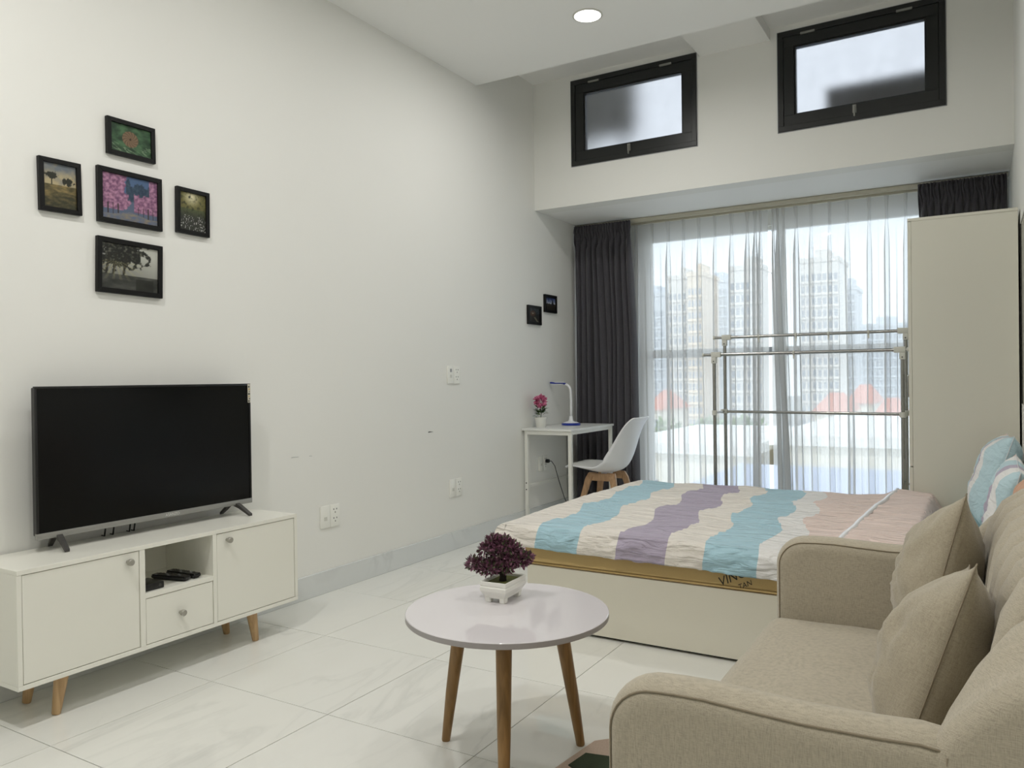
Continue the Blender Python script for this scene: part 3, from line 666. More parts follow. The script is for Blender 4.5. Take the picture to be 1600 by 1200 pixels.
def build_bonsai():
    ang = math.radians(93)
    t = thing('bonsai', 'purple leaved artificial bonsai in a small white footed pot', 'plant', (1.742, 2.066, 0.45), ang)
    # pot: rectangular, curved sides, four bracket feet
    bm = bmesh.new(); rings = []
    for z, sx, sy in ((0.014, 0.056, 0.034), (0.022, 0.058, 0.036), (0.036, 0.067, 0.044), (0.047, 0.069, 0.0455), (0.050, 0.066, 0.0425), (0.055, 0.068, 0.0445), (0.065, 0.0685, 0.045), (0.066, 0.0665, 0.043), (0.063, 0.063, 0.0395), (0.052, 0.062, 0.0385)):
        rings.append([bm.verts.new((a * sx, b * sy, z)) for a, b in ((-1, -1), (1, -1), (1, 1), (-1, 1))])
    skin_rings(bm, rings); p = from_bm('pot', bm, 'ceramic', t)
    for sx in (-1, 1):
        for sy_ in (-1, 1):
            bm = bmesh.new(); box(bm, 0.036 if sx > 0 else -0.058, 0.058 if sx > 0 else -0.036, 0.016 if sy_ > 0 else -0.036, 0.036 if sy_ > 0 else -0.016, 0, 0.019)
            for v in bm.verts:
                if v.co.z < 0.008: v.co.x *= 0.94; v.co.y *= 0.94
            bmesh.ops.bevel(bm, geom=bm.edges[:], offset=0.002, segments=2, affect='EDGES'); from_bm('foot', bm, 'ceramic', p, True)
    bm = bmesh.new(); box(bm, -0.0625, 0.0625, -0.039, 0.039, 0.048, 0.056); from_bm('moss', bm, 'moss', t)
    inv = Matrix.Rotation(-ang, 4, 'Z')
    R_ = lambda a, z, b=0.0: inv @ (Vector((rt.x, rt.y, 0)) * a + Vector((-rt.y, rt.x, 0)) * b + Vector((0, 0, z)))
    bm = bmesh.new(); tube(bm, [R_(-0.002, 0.05), R_(0.0, 0.07), R_(-0.006, 0.095), R_(0.004, 0.125), R_(-0.008, 0.16)], [0.0125, 0.0105, 0.009, 0.007, 0.004], 10); from_bm('trunk', bm, 'bark', t, 'all')
    clumps = [(-0.092, 0.112, 0.0, 0.021), (-0.070, 0.104, 0.012, 0.023), (-0.045, 0.099, -0.012, 0.025), (-0.018, 0.103, 0.014, 0.025), (0.010, 0.101, -0.012, 0.022), (-0.03, 0.116, 0.0, 0.02),
              (0.0, 0.124, 0.0, 0.022), (0.058, 0.118, 0.0, 0.023), (0.076, 0.125, 0.006, 0.019), (0.066, 0.131, -0.008, 0.019),
              (-0.058, 0.152, 0.0, 0.017), (-0.042, 0.166, 0.0, 0.020), (-0.014, 0.168, 0.012, 0.025), (0.016, 0.160, 0.0, 0.026), (0.040, 0.150, 0.0, 0.021), (-0.016, 0.146, -0.012, 0.023), (0.018, 0.140, 0.0, 0.021), (-0.030, 0.184, 0.0, 0.017), (0.002, 0.180, 0.0, 0.019)]
    bt = bmesh.new()
    for a, z, b, r in clumps:
        bm = bmesh.new(); leaf_cloud(bm, R_(a, z, b), r, int(230 * (r / 0.022) ** 2), 0.0135, 0.8)
        from_bm('leaf_clump', bm, 'bonsai_leaf', t)['kind'] = 'stuff'
        tube(bt, [R_(0.0, max(0.085, z - 0.04)), R_(a * 0.5, z - 0.02, b * 0.5), R_(a, z, b)], [0.005, 0.003, 0.002], 6)
    from_bm('branches', bt, 'bark', t, 'all')
build_bonsai()

# ------------------------------------------------------------------ rug
t = thing('rug', 'pinkish beige rug with a dark green motif under the sofa', 'rug', (2.5, 1.6, 0))
bm = bmesh.new()
out = [(1.968, 1.0), (1.955, 1.96), (1.985, 2.20), (2.03, 2.245), (2.42, 2.27), (2.46, 1.0)]
a = [bm.verts.new((x - 2.5, y - 1.6, 0.0005)) for x, y in out]; b = [bm.verts.new((x - 2.5, y - 1.6, 0.006)) for x, y in out]
skin_rings(bm, [a, b]); bmesh.ops.bevel(bm, geom=[e for e in bm.edges if all(v.co.z > 0.004 for v in e.verts)], offset=0.002, segments=2, affect='EDGES')
from_bm('pile', bm, 'rug', t)
for pts in ([(1.985, 2.02), (1.998, 2.112), (2.10, 2.135), (2.12, 1.95)], [(2.02, 1.75), (2.00, 1.86), (2.12, 1.88), (2.16, 1.70)]):
    bm = bmesh.new(); a = [bm.verts.new((x - 2.5, y - 1.6, 0.006)) for x, y in pts]; b = [bm.verts.new((x - 2.5, y - 1.6, 0.0075)) for x, y in pts]
    skin_rings(bm, [a, b]); from_bm('motif', bm, 'ruggreen', t)

# ------------------------------------------------------------------ bed, mattress, duvet, pillows
BX, BY = 1.0, 3.09
def build_bed():
    t = thing('bed_base', 'white storage bed base standing along the room', 'bed', (2.2, 3.92, 0))
    ox, oy = 2.2, 3.92
    def b(nm, x0, x1, y0, y1, z0, z1, mat='bedboard', bv=0.001): return bbox(nm, (x0 - ox, x1 - ox, y0 - oy, y1 - oy, z0, z1), mat, t, bv, 1)
    b('side_panel', 1.24, 3.19, 3.09, 3.108, 0.012, 0.287); b('side_panel', 1.24, 3.19, 4.732, 4.75, 0.012, 0.287)
    b('foot_panel', 1.24, 1.258, 3.108, 4.732, 0.012, 0.287); b('head_panel', 3.172, 3.19, 3.108, 4.732, 0.012, 0.287)
    b('slat_deck', 1.258, 3.172, 3.108, 4.732, 0.26, 0.284); b('plinth', 1.265, 3.165, 3.115, 4.725, 0.0, 0.012, 'cord', 0)  # black plinth: the shadow line under the bed base, put into colour
    mt = thing('mattress', 'gold sided mattress lying on the white bed base', 'mattress', (BX, BY, 0.287))
    bm = bmesh.new(); box(bm, 1.222 - BX, 3.19 - BX, -0.004, 1.665, 0, 0.125)
    bmesh.ops.bevel(bm, geom=bm.edges[:], offset=0.018, segments=4, affect='EDGES'); core = from_bm('core', bm, 'mattress', mt, True)
    # piping round the lower edge
    bm = bmesh.new(); tube(bm, [(1.224 - BX, -0.005, 0.010), (3.18 - BX, -0.005, 0.010)], 0.004, 8); from_bm('piping', bm, 'mattress', mt, 'all')
    def lettering(txt, x, z, size, rot):
        fc = bpy.data.curves.new('lettering', 'FONT'); fc.body = txt; fc.size = size; fc.extrude = 0.0002; fc.shear = 0.25
        to = bpy.data.objects.new('tmp', fc); col.objects.link(to)
        me = bpy.data.meshes.new_from_object(to.evaluated_get(bpy.context.evaluated_depsgraph_get())); bpy.data.objects.remove(to)
        o = new_obj('lettering', me, 'ink', core); o.location = (x - BX, -0.0046, z - 0.287); o.rotation_euler = (math.radians(90), -rot, 0); return o
    lettering('VINC', 2.13, 0.296, 0.050, math.radians(27)); lettering('TAN', 2.205, 0.292, 0.029, math.radians(27))
    # bottom sheet showing at the head
    def sheet(u, v):
        x = 2.70 + 0.492 * u; y = -0.006 + 1.676 * v
        e = min(y + 0.006, 1.67 - y, (3.195 - x) * 1.0)
        return Vector((x - BX, y, 0.135 - 0.035 * (1 - smoothstep(0, 0.03, e)) - 0.0 + 0.004 * noise.noise(Vector((x * 9, y * 9, 0)))))
    grid_mesh('fitted_sheet', sheet, 30, 90, 'sheet', mt, 0.004)
build_bed()
def roll(d, r, drop):
    """d>0 inside the top, d<0 arc length past the edge -> (inset, fall)"""
    if d >= 0: return 0.0, 0.0
    a = -d
    if a < r * math.pi / 2: th = a / r; return r * math.sin(th), r * (1 - math.cos(th))
    return r, r + (a - r * math.pi / 2)
def build_duvet():
    r = 0.055; xe, y0, y1 = 1.13, 3.10, 4.738
    def fn(u, v):
        s = -0.125 + u * (2.865 - xe + 0.125)
        hem = 0.360 + 0.016 * (2.2 - (xe + s)) + 0.006 * noise.noise(Vector((s * 5, 3, 0))); tm = 0.0864 + (0.413 - hem); t = -tm + v * (y1 - y0 + tm + 0.13)
        ins, fx = roll(s, r, 0); x = xe + max(s, 0) - ins
        t2 = (y1 - y0) - t
        if t < 0: iy, fy = roll(t, r, 0); y = y0 - iy
        elif t2 < 0: iy, fy = roll(t2, r, 0); y = y1 + iy
        else: fy = 0; y = y0 + t
        if fx > 0 and fy > 0:          # corner: pull in, keep the hem level
            x += 0.35 * min(fx, fy); fall = max(fx, fy)
        else: fall = fx + fy
        xx = x
        puff = 0.03 * smoothstep(2.53, 2.62, x + 0.04 * (4 - y)) * (1 - 0.0)
        end = smoothstep(2.865, 2.80, x)
        zt = 0.468 + puff * end - 0.05 * (1 - end) + 0.010 * math.sin(math.pi * min(1, max(0, t / (y1 - y0)))) 
        top = smoothstep(-0.02, 0.06, t) * smoothstep(-0.02, 0.06, s)
        wr = 0.010 * noise.fractal(Vector((x * 3.0, (y) * 16 + 2.2 * noise.noise(Vector((x * 3, y * 3, 4))), 1.3)), 1.0, 2.0, 3)
        wr += 0.010 * noise.noise(Vector((x * 4, y * 4, 7)))
        side = 0.014 * noise.fractal(Vector((x * 9 + fall * 14, fall * 16 - x * 5, 3.1)), 1.0, 2.0, 3) * (1 - top)
        z = zt - fall + wr * (0.3 + 0.7 * top)
        if t < 0: y += side - 0.010 * smoothstep(0, 0.16, fall)
        if s < 0: x += side
        return Vector((x - BX, y - BY, z))
    o = grid_mesh('duvet', fn, 230, 230, 'duvet', None, 0.012); o.location = (BX, BY, 0)
    tag(o, 'wavy striped duvet in blue, purple, cream and pink over the mattress', 'duvet')
    bm = bmesh.new(); pts = []
    for k in range(40):
        q = k / 39; y = 3.12 + 1.64 * q; x = 2.552 + 0.085 * q + 0.006 * noise.noise(Vector((0, y * 5, 1)))
        pts.append((x - BX, y - BY, 0.496 + 0.010 * math.sin(math.pi * q) + 0.004 * noise.noise(Vector((x, y * 9, 3)))))
    tube(bm, pts, 0.011, 8); p = from_bm('folded_hem', bm, 'whiteplastic', o, 'all')
build_duvet()
def cushion_mesh(name, w, h, th, mat, parent=None, n=28, pinch=0.07, seed=0, wr=0.006, soft=4):
    bm = bmesh.new(); rows = {}
    for side in (1, -1):
        for j in range(n + 1):
            for i in range(n + 1):
                u, v = -1 + 2 * i / n, -1 + 2 * j / n
                edge = i in (0, n) or j in (0, n)
                if edge and side == -1: rows[(side, i, j)] = rows[(1, i, j)]; continue
                x = u * w / 2 * (1 - pinch * (1 - v * v)); z = v * h / 2 * (1 - pinch * (1 - u * u))
                b = ((1 - abs(u) ** soft) * (1 - abs(v) ** soft)) ** 0.72 if not edge else 0
                y = side * th / 2 * b + wr * b * noise.fractal(Vector((u * 3 + seed, v * 3, side)), 1.0, 2.0, 3)
                rows[(side, i, j)] = bm.verts.new((x, y, z))
        for j in range(n):
            for i in range(n):
                q = [rows[(side, i, j)], rows[(side, i + 1, j)], rows[(side, i + 1, j + 1)], rows[(side, i, j + 1)]]
                bm.faces.new(q if side == 1 else q[::-1])
    o = from_bm(name, bm, mat, parent, 'all')
    return o
def seam_loop(w, h, pinch, r, mat, parent, n=24):
    pts = []
    for u, v in [(-1 + 2 * k / n, -1) for k in range(n)] + [(1, -1 + 2 * k / n) for k in range(n)] + [(1 - 2 * k / n, 1) for k in range(n)] + [(-1, 1 - 2 * k / n) for k in range(n + 1)]:
        pts.append((u * w / 2 * (1 - pinch * (1 - v * v)), 0, v * h / 2 * (1 - pinch * (1 - u * u))))
    bm = bmesh.new(); tube(bm, pts, r, 6); return from_bm('seam', bm, mat, parent, 'all')
# local y is the cushion's thickness; rotated so its face looks along -x and leans on the back
def place_cushion(name, label, cat, w, h, th, mat, loc, lean, yaw, roll_=0.0, seam=None, seed=0, group=None, wr=0.006, pinch=0.07, soft=4):
    t = thing(name, label, cat, loc, 0, group)
    t.rotation_mode = 'XYZ'
    t.matrix_world = Matrix.Translation(loc) @ Matrix.Rotation(yaw, 4, 'Z') @ Matrix.Rotation(lean, 4, 'Y') @ Matrix.Rotation(math.radians(90), 4, 'Z') @ Matrix.Rotation(roll_, 4, 'Y')
    c = cushion_mesh('cover', w, h, th, mat, t, 28, pinch, seed, wr, soft)
    if seam: seam_loop(w, h, pinch, 0.0013, seam, t)
    return t
place_cushion('pillow', 'blue and white banded pillow standing against the wall', 'pillow', 0.66, 0.42, 0.17, 'pillow', (3.085, 4.32, 0.645), math.radians(18), 0, 0.05, 'whiteplastic', 3, 'pillows at the head of the bed', 0.012, 0.05)
place_cushion('pillow', 'blue and white banded pillow in front of another pillow', 'pillow', 0.56, 0.34, 0.13, 'pillow', (3.115, 3.70, 0.612), math.radians(14), 0, -0.04, 'whiteplastic', 9, 'pillows at the head of the bed', 0.014, 0.05)
place_cushion('pillow', 'peach cotton pillow lying against the striped pillows', 'pillow', 0.32, 0.26, 0.08, 'orange', (3.157, 3.24, 0.645), math.radians(8), 0, 0.12, 'orange', 5, 'pillows at the head of the bed', 0.01, 0.05)

# ------------------------------------------------------------------ sofa
def build_sofa():
    t = thing('sofa', 'beige linen two-seat sofa with channelled back', 'sofa', (2.85, 1.83, 0)); ox, oy = 2.85, 1.83
    def arm_outline():
        pts = [(2.495, 0.10), (2.490, 0.20), (2.490, 0.40), (2.490, 0.566)]
        for k in range(1, 9):
            a = math.pi - k / 8 * math.pi / 2; pts.append((2.58 + 0.09 * math.cos(a), 0.566 + 0.088 * math.sin(a)))
        pts += [(2.61, 0.656), (2.66, 0.657), (2.72, 0.654), (2.80, 0.651), (2.90, 0.653), (2.95, 0.656), (3.0, 0.650), (3.04, 0.62), (3.04, 0.10)]
        return pts
    out = arm_outline()
    for y0, y1 in ((1.152, 1.246), (2.404, 2.498)):
        yc, hw, R = (y0 + y1) / 2, (y1 - y0) / 2, 0.040
        def inset(k, d):
            p = Vector(out[k]); tg = (Vector(out[min(k + 1, len(out) - 1)]) - Vector(out[max(k - 1, 0)])).normalized(); q = p + Vector((tg.y, -tg.x)) * d
            return q
        bm = bmesh.new(); rows = []; m_ = 12
        for k in range(len(out)):
            row = []
            for j in range(m_ + 1):
                ph = math.pi * j / m_; q = inset(k, R * (1 - math.sin(ph) ** 0.8)); row.append(bm.verts.new((q.x - ox, yc - hw * math.cos(ph) - oy, q.y)))
            rows.append(row)
        skin_rings(bm, rows, False, False)
        for j in (0, m_): bm.faces.new([r[j] for r in rows])
        bm.faces.new(rows[0]); bm.faces.new(rows[-1])
        a = from_bm('arm', bm, 'sofa', t, True)
        for j, yy in ((0.19, y0), (0.81, y1)):
            ph = math.pi * j; pts = []
            for k in range(1, len(out) - 2):
                q = inset(k, R * (1 - math.sin(ph) ** 0.8) - 0.001); pts.append((q.x - ox, yc - (hw + 0.001) * math.cos(ph) - oy, q.y))
            bm = bmesh.new(); tube(bm, pts, 0.0018, 6); from_bm('piping', bm, 'seam', a, 'all')
    # seat base and seat cushion
    bbox('seat_base', (2.505 - ox, 3.10 - ox, 1.24 - oy, 2.41 - oy, 0.11, 0.285), 'sofa', t, 0.02, 3)
    bm = bmesh.new(); box(bm, 2.475 - ox, 3.02 - ox, 1.248 - oy, 2.402 - oy, 0.285, 0.425)
    bmesh.ops.subdivide_edges(bm, edges=bm.edges[:], cuts=24, use_grid_fill=True)
    x0, x1, y0, y1, z0, z1 = 2.475 - ox, 3.02 - ox, 1.248 - oy, 2.402 - oy, 0.285, 0.425
    for v in bm.verts:          # round the box into a stuffed cushion
        u = 2 * (v.co.x - x0) / (x1 - x0) - 1; w = 2 * (v.co.y - y0) / (y1 - y0) - 1; h = 2 * (v.co.z - z0) / (z1 - z0) - 1
        c = Vector(((x0 + x1) / 2, (y0 + y1) / 2, (z0 + z1) / 2)); hx, hy, hz = (x1 - x0) / 2, (y1 - y0) / 2, (z1 - z0) / 2
        p = v.co - c; rr = 0.05
        q = Vector((max(-hx + rr, min(hx - rr, p.x)), max(-hy + rr, min(hy - rr, p.y)), max(-hz + rr, min(hz - rr, p.z))))
        d = p - q
        if d.length > 1e-6: p = q + d.normalized() * min(rr, max(abs(d.x), abs(d.y), abs(d.z)))
        if h > 0: p.z += 0.018 * (1 - u * u) * (1 - w ** 4) + 0.004 * noise.noise(Vector((p.x * 7, p.y * 5, 2))) - 0.006 * math.exp(-((p.y + 0.16 + 0.25 * p.x) / 0.03) ** 2) * smoothstep(0.2, -0.25, p.x)
        v.co = c + p
    from_bm('seat_cushion', bm, 'sofa', t, 'all')
    # channelled back: rounded section swept along the sofa, lower at its ends
    prof = [(2.99, 0.30), (3.0, 0.45), (3.018, 0.58), (3.030, 0.66), (3.037, 0.72), (3.048, 0.775), (3.072, 0.824), (3.112, 0.855), (3.160, 0.866), (3.196, 0.853), (3.208, 0.82), (3.208, 0.60), (3.208, 0.30), (3.208, 0.12), (3.0, 0.12)]
    prof2 = [(2.955, 0.30), (2.950, 0.45), (2.945, 0.56), (2.948, 0.62), (2.960, 0.645), (2.985, 0.676), (3.025, 0.718), (3.075, 0.757), (3.130, 0.784), (3.180, 0.792), (3.205, 0.778), (3.208, 0.60), (3.208, 0.30), (3.208, 0.12), (2.96, 0.12)]
    ya, yb = 1.150, 2.500; ns = 320; chan = 0.128; rows = []
    bm = bmesh.new()
    for i in range(ns + 1):
        y = ya + (yb - ya) * i / ns
        e = min(y - ya, yb - y)
        wing = 1 - smoothstep(0.0, 0.26, e)         # near the ends
        cap = math.sqrt(max(0.0, 1 - max(0.0, 1 - e / 0.05) ** 2))
        ph = abs(math.sin(math.pi * (y - 1.83) / chan)); groove = (0.030 * (ph ** 0.4) - 0.030) * (1 - smoothstep(0.7, 1.0, wing))
        row = []
        for k, (x, z) in enumerate(prof):
            tx = Vector(prof[min(k + 1, len(prof) - 1)]) - Vector(prof[max(k - 1, 0)]); n2 = Vector((-tx.y, tx.x)).normalized()
            g = groove if k <= 9 else 0.0
            X, Z = x + n2.x * g, z + n2.y * g
            X2, Z2 = X + (prof2[k][0] - x) * wing, Z + (prof2[k][1] - z) * wing
            inset = (1 - cap) * 0.022
            if k <= 10: X2 += inset * (1 if X2 < 3.12 else -0.3); Z2 -= inset if z > 0.62 else 0
            row.append(bm.verts.new((X2 - ox, y - oy, Z2)))
        rows.append(row)
    skin_rings(bm, rows); from_bm('backrest', bm, 'sofa', t, 'all')
    for sy_ in (1.1515, 2.499):
        bm = bmesh.new(); tube(bm, [(2.982 - ox, sy_ - oy, 0.635), (2.982 - ox, sy_ - oy, 0.12)], 0.0012, 6); from_bm('seam', bm, 'seam', t, 'all')
    for lx in (2.56, 3.13):
        for ly in (1.24, 2.42):
            bm = bmesh.new(); lathe(bm, [(0.014, 0), (0.016, 0.004), (0.022, 0.11)], (lx - ox, ly - oy, 0.0065 if lx < 2.6 and False else 0), 16); from_bm('leg', bm, 'wood', t, True)
build_sofa()
place_cushion('throw_cushion', 'beige linen cushion on the sofa, next to the arm by the bed', 'cushion', 0.39, 0.39, 0.19, 'cushion', (2.932, 2.145, 0.642), math.radians(15), math.radians(2), math.radians(13), 'seam', 1, 'linen cushions on the sofa', 0.016, 0.07, 2)
place_cushion('throw_cushion', 'beige linen cushion on the sofa, beside another cushion', 'cushion', 0.39, 0.39, 0.19, 'cushion', (2.950, 1.575, 0.612), math.radians(18), math.radians(-2), math.radians(13), 'seam', 4, 'linen cushions on the sofa', 0.016, 0.07, 2)

# ------------------------------------------------------------------ desk, chair, lamp, flower pot
def build_desk():
    x0, x1, y0, y1, zt = 0.004, 0.428, 5.175, 5.965, 0.755
    t = thing('desk', 'small white desk with thin square legs in the corner', 'desk', (0.216, 5.57, 0)); ox, oy = 0.216, 5.57
    def b(nm, a, b_, c, d, e, f, mat='whitemetal', bv=0.001): return bbox(nm, (a - ox, b_ - ox, c - oy, d - oy, e, f), mat, t, bv, 1)
    b('desk_top', x0, x1, y0, y1, zt - 0.016, zt, 'desk')
    q = 0.026; xa, xb, yc, yd = x0 + 0.016, x1 - 0.008, y0 + 0.012, y1 - 0.012
    for a, b_ in ((xa, xa + q), (xb - q, xb)):
        for c, d in ((yc, yc + q), (yd - q, yd)):
            l = b('leg', a, b_, c, d, 0.0, zt - 0.016)
            if c == yc and a == xa:
                for zz in (0.335, 0.285):
                    bm = bmesh.new(); rg = [ring(bm, (a + 0.013 - ox, c - oy - h, zz), (0, 1, 0), r, 10) for r, h in ((0.005, -0.001), (0.005, 0.002))]; skin_rings(bm, rg); from_bm('bolt', bm, 'dark', l)
    b('apron_rail', xa + q, xb - q, yc, yc + 0.02, zt - 0.046, zt - 0.017); b('apron_rail', xa + q, xb - q, yd - 0.02, yd, zt - 0.046, zt - 0.017)
    b('apron_rail', xb - 0.02, xb, yc + q, yd - q, zt - 0.042, zt - 0.017); b('apron_rail', xa, xa + 0.02, yc + q, yd - q, zt - 0.042, zt - 0.017)
    b('brace', xa, xa + 0.018, yc + q, yd - q, 0.298, 0.318)
build_desk()
def build_chair():
    t = thing('desk_chair', 'white plastic shell chair with wooden legs at the desk', 'chair', (0.545, 5.53, 0), math.radians(0)); ox, oy = 0.545, 5.53
    P = [(0.285, 0.452), (0.30, 0.462), (0.36, 0.456), (0.45, 0.436), (0.54, 0.420), (0.62, 0.424), (0.69, 0.455), (0.735, 0.52), (0.765, 0.60), (0.79, 0.69), (0.815, 0.77), (0.838, 0.825), (0.852, 0.838)]
    Wd = [0.175, 0.19, 0.215, 0.23, 0.235, 0.235, 0.23, 0.22, 0.21, 0.20, 0.19, 0.165, 0.13]
    Cu = [0.0, 0.005, 0.02, 0.035, 0.05, 0.075, 0.095, 0.10, 0.085, 0.06, 0.035, 0.012, 0.0]
    def samp(L, u):
        f = u * (len(L) - 1); i = min(int(f), len(L) - 2); q = f - i
        p0, p1, p2, p3 = L[max(i - 1, 0)], L[i], L[i + 1], L[min(i + 2, len(L) - 1)]
        h = lambda a, b, c, d: 0.5 * (2 * b + (c - a) * q + (2 * a - 5 * b + 4 * c - d) * q * q + (3 * b - a - 3 * c + d) * q ** 3)
        return tuple(h(a, b, c, d) for a, b, c, d in zip(p0, p1, p2, p3)) if isinstance(p1, tuple) else h(p0, p1, p2, p3)
    def shell(u, v, lift=0.0, sc=1.0):
        a = Vector(samp(P, max(0, u - 0.01))); b = Vector(samp(P, min(1, u + 0.01))); tg = (b - a).normalized(); n2 = Vector((-tg.y, tg.x))
        c = Vector(samp(P, u)); s = -1 + 2 * v; w = samp(Wd, u) * sc; cu = samp(Cu, u)
        q = c + n2 * (cu * abs(s * sc) ** 2.2 + lift)
        return Vector((q.x - ox, s * w, q.y))
    sh = grid_mesh('shell', shell, 48, 24, 'whiteplastic', t, 0.010)
    def pad(u, v):
        s = -1 + 2 * v; lift = 0.002 + 0.022 * max(0, (1 - s ** 4) * (1 - (2 * u - 1) ** 4)) ** 0.5
        return shell(0.07 + 0.40 * u, v, lift, 0.86)
    grid_mesh('seat_pad', pad, 20, 20, 'pad', t, 0.004)
    cx_ = 0.555
    for sx in (-1, 1):
        for sy_ in (-1, 1):
            bm = bmesh.new()
            pts = [(cx_ + sx * 0.075, sy_ * 0.095, 0.412), (cx_ + sx * 0.10, sy_ * 0.115, 0.37), (cx_ + sx * 0.185, sy_ * 0.20, 0.003), ]
            rg = []
            for (px, py, pz), (hx, hy) in zip(pts, ((0.034, 0.012), (0.026, 0.013), (0.013, 0.011))):
                rg.append([bm.verts.new((px - ox + a * hx, py + b * hy, pz)) for a, b in ((-1, -1), (1, -1), (1, 1), (-1, 1))])
            skin_rings(bm, rg); bmesh.ops.bevel(bm, geom=bm.edges[:], offset=0.003, segments=2, affect='EDGES'); from_bm('leg', bm, 'wood3', t, True)
    for sy_ in (-1, 1): bbox('cross_rail', (cx_ - 0.085 - ox, cx_ + 0.085 - ox, sy_ * 0.105 - 0.012, sy_ * 0.105 + 0.012, 0.352, 0.408), 'wood3', t, 0.003, 2)
    bbox('cross_rail', (cx_ - 0.012 - ox, cx_ + 0.012 - ox, -0.094, 0.094, 0.36, 0.395), 'wood3', t, 0.003, 2)
    bm = bmesh.new(); tube(bm, [(cx_ - ox, 0, 0.355), (cx_ - ox, 0, 0.41)], 0.045, 20); from_bm('hub', bm, 'whiteplastic', t, True)
build_chair()
def build_lamp():
    t = thing('desk_lamp', 'blue and white gooseneck lamp standing on the desk', 'lamp', (0.185, 5.66, 0.755), math.radians(8))
    bm = bmesh.new(); lathe(bm, [(0.074, 0.0), (0.078, 0.004), (0.078, 0.014), (0.070, 0.02), (0, 0.022)], n=40); o = from_bm('base', bm, 'blue', t, True)
    for v in o.data.vertices: v.co.y *= 0.8
    bm = bmesh.new(); lathe(bm, [(0.068, 0.02), (0.05, 0.028), (0.022, 0.034), (0.016, 0.05), (0.012, 0.075), (0, 0.078)], n=36); o = from_bm('base_cover', bm, 'whiteplastic', t, True)
    for v in o.data.vertices:
        if v.co.z < 0.03: v.co.y *= 0.8
    pts = [(0, 0, 0.06), (0.002, 0, 0.12), (0.003, 0, 0.20), (0.0, 0, 0.26)]
    for k in range(1, 9):
        a = k / 8 * math.pi / 2; pts.append((-0.045 * (1 - math.cos(a)), 0, 0.275 + 0.058 * math.sin(a)))
    bm = bmesh.new(); tube(bm, pts, [0.0095] * len(pts), 12); from_bm('gooseneck', bm, 'whiteplastic', t, 'all')
    bm = bmesh.new(); box(bm, -0.175, -0.035, -0.028, 0.028, 0.330, 0.344)
    for v in bm.verts:
        if v.co.x > -0.05: v.co.y *= 0.5
        v.co.z += 0.010 * smoothstep(-0.035, -0.175, v.co.x)
    bmesh.ops.bevel(bm, geom=bm.edges[:], offset=0.006, segments=3, affect='EDGES'); h = from_bm('lamp_head', bm, 'blue', t, True)
    bbox('diffuser', (-0.165, -0.06, -0.022, 0.022, 0.3335, 0.3365), 'whiteplastic', h); bbox('head_cover', (-0.155, -0.05, -0.018, 0.018, 0.346, 0.3525), 'whiteplastic', h, 0.003, 2)
build_lamp()
def build_flower():
    t = thing('flower_pot', 'pink artificial flower in a white pot on the desk', 'plant', (0.085, 5.335, 0.755))
    bm = bmesh.new(); lathe(bm, [(0.034, 0), (0.037, 0.003), (0.048, 0.068), (0.051, 0.072), (0.051, 0.080), (0.047, 0.081), (0.045, 0.074)], n=32); from_bm('pot', bm, 'ceramic', t, True)
    bm = bmesh.new(); lathe(bm, [(0.0, 0.068), (0.044, 0.068), (0.044, 0.074), (0, 0.077)], n=20); from_bm('soil', bm, 'moss', t)
    bm = bmesh.new(); tube(bm, [(0, 0, 0.07), (0.003, 0.002, 0.12), (0.0, 0.0, 0.19)], [0.003, 0.0028, 0.0025], 6); st = from_bm('stem', bm, 'green_leaf', t, 'all')
    bm = bmesh.new(); rnd = random.Random(3)
    for k in range(46):
        a = rnd.uniform(0, 6.28); z = rnd.uniform(0.085, 0.135); d = Vector((math.cos(a), math.sin(a), rnd.uniform(-0.1, 0.9))).normalized(); p = Vector((0, 0, z)) + d * rnd.uniform(0.010, 0.034)
        L, w = rnd.uniform(0.034, 0.052), 0.0115; s = d.cross(Vector((0, 0, 1))).normalized(); n2 = s.cross(d)
        v = [bm.verts.new(q) for q in (p, p + d * L * .5 + s * w + n2 * .003, p + d * L, p + d * L * .5 - s * w + n2 * .003)]
        bm.faces.new((v[0], v[1], v[2])); bm.faces.new((v[0], v[2], v[3]))
    f = from_bm('leaves', bm, 'green_leaf', t); f['kind'] = 'stuff'
    bm = bmesh.new(); c = Vector((-0.002, 0, 0.205))
    for k in range(230):
        v = Vector((rnd.gauss(0, 1), rnd.gauss(0, 1), rnd.gauss(0, 1) + 0.2)).normalized(); p = c + v * rnd.uniform(0.014, 0.034)
        s = v.orthogonal().normalized(); s.rotate(Matrix.Rotation(rnd.uniform(0, 6), 3, v)); L, w = 0.030, 0.0085; n2 = v.cross(s)
        q = [bm.verts.new(x) for x in (p, p + v * L * .6 + s * w, p + v * L + n2 * .004, p + v * L * .6 - s * w)]
        bm.faces.new((q[0], q[1], q[2])); bm.faces.new((q[0], q[2], q[3]))
    f = from_bm('blossom', bm, 'petal', t); f['kind'] = 'stuff'
build_flower()

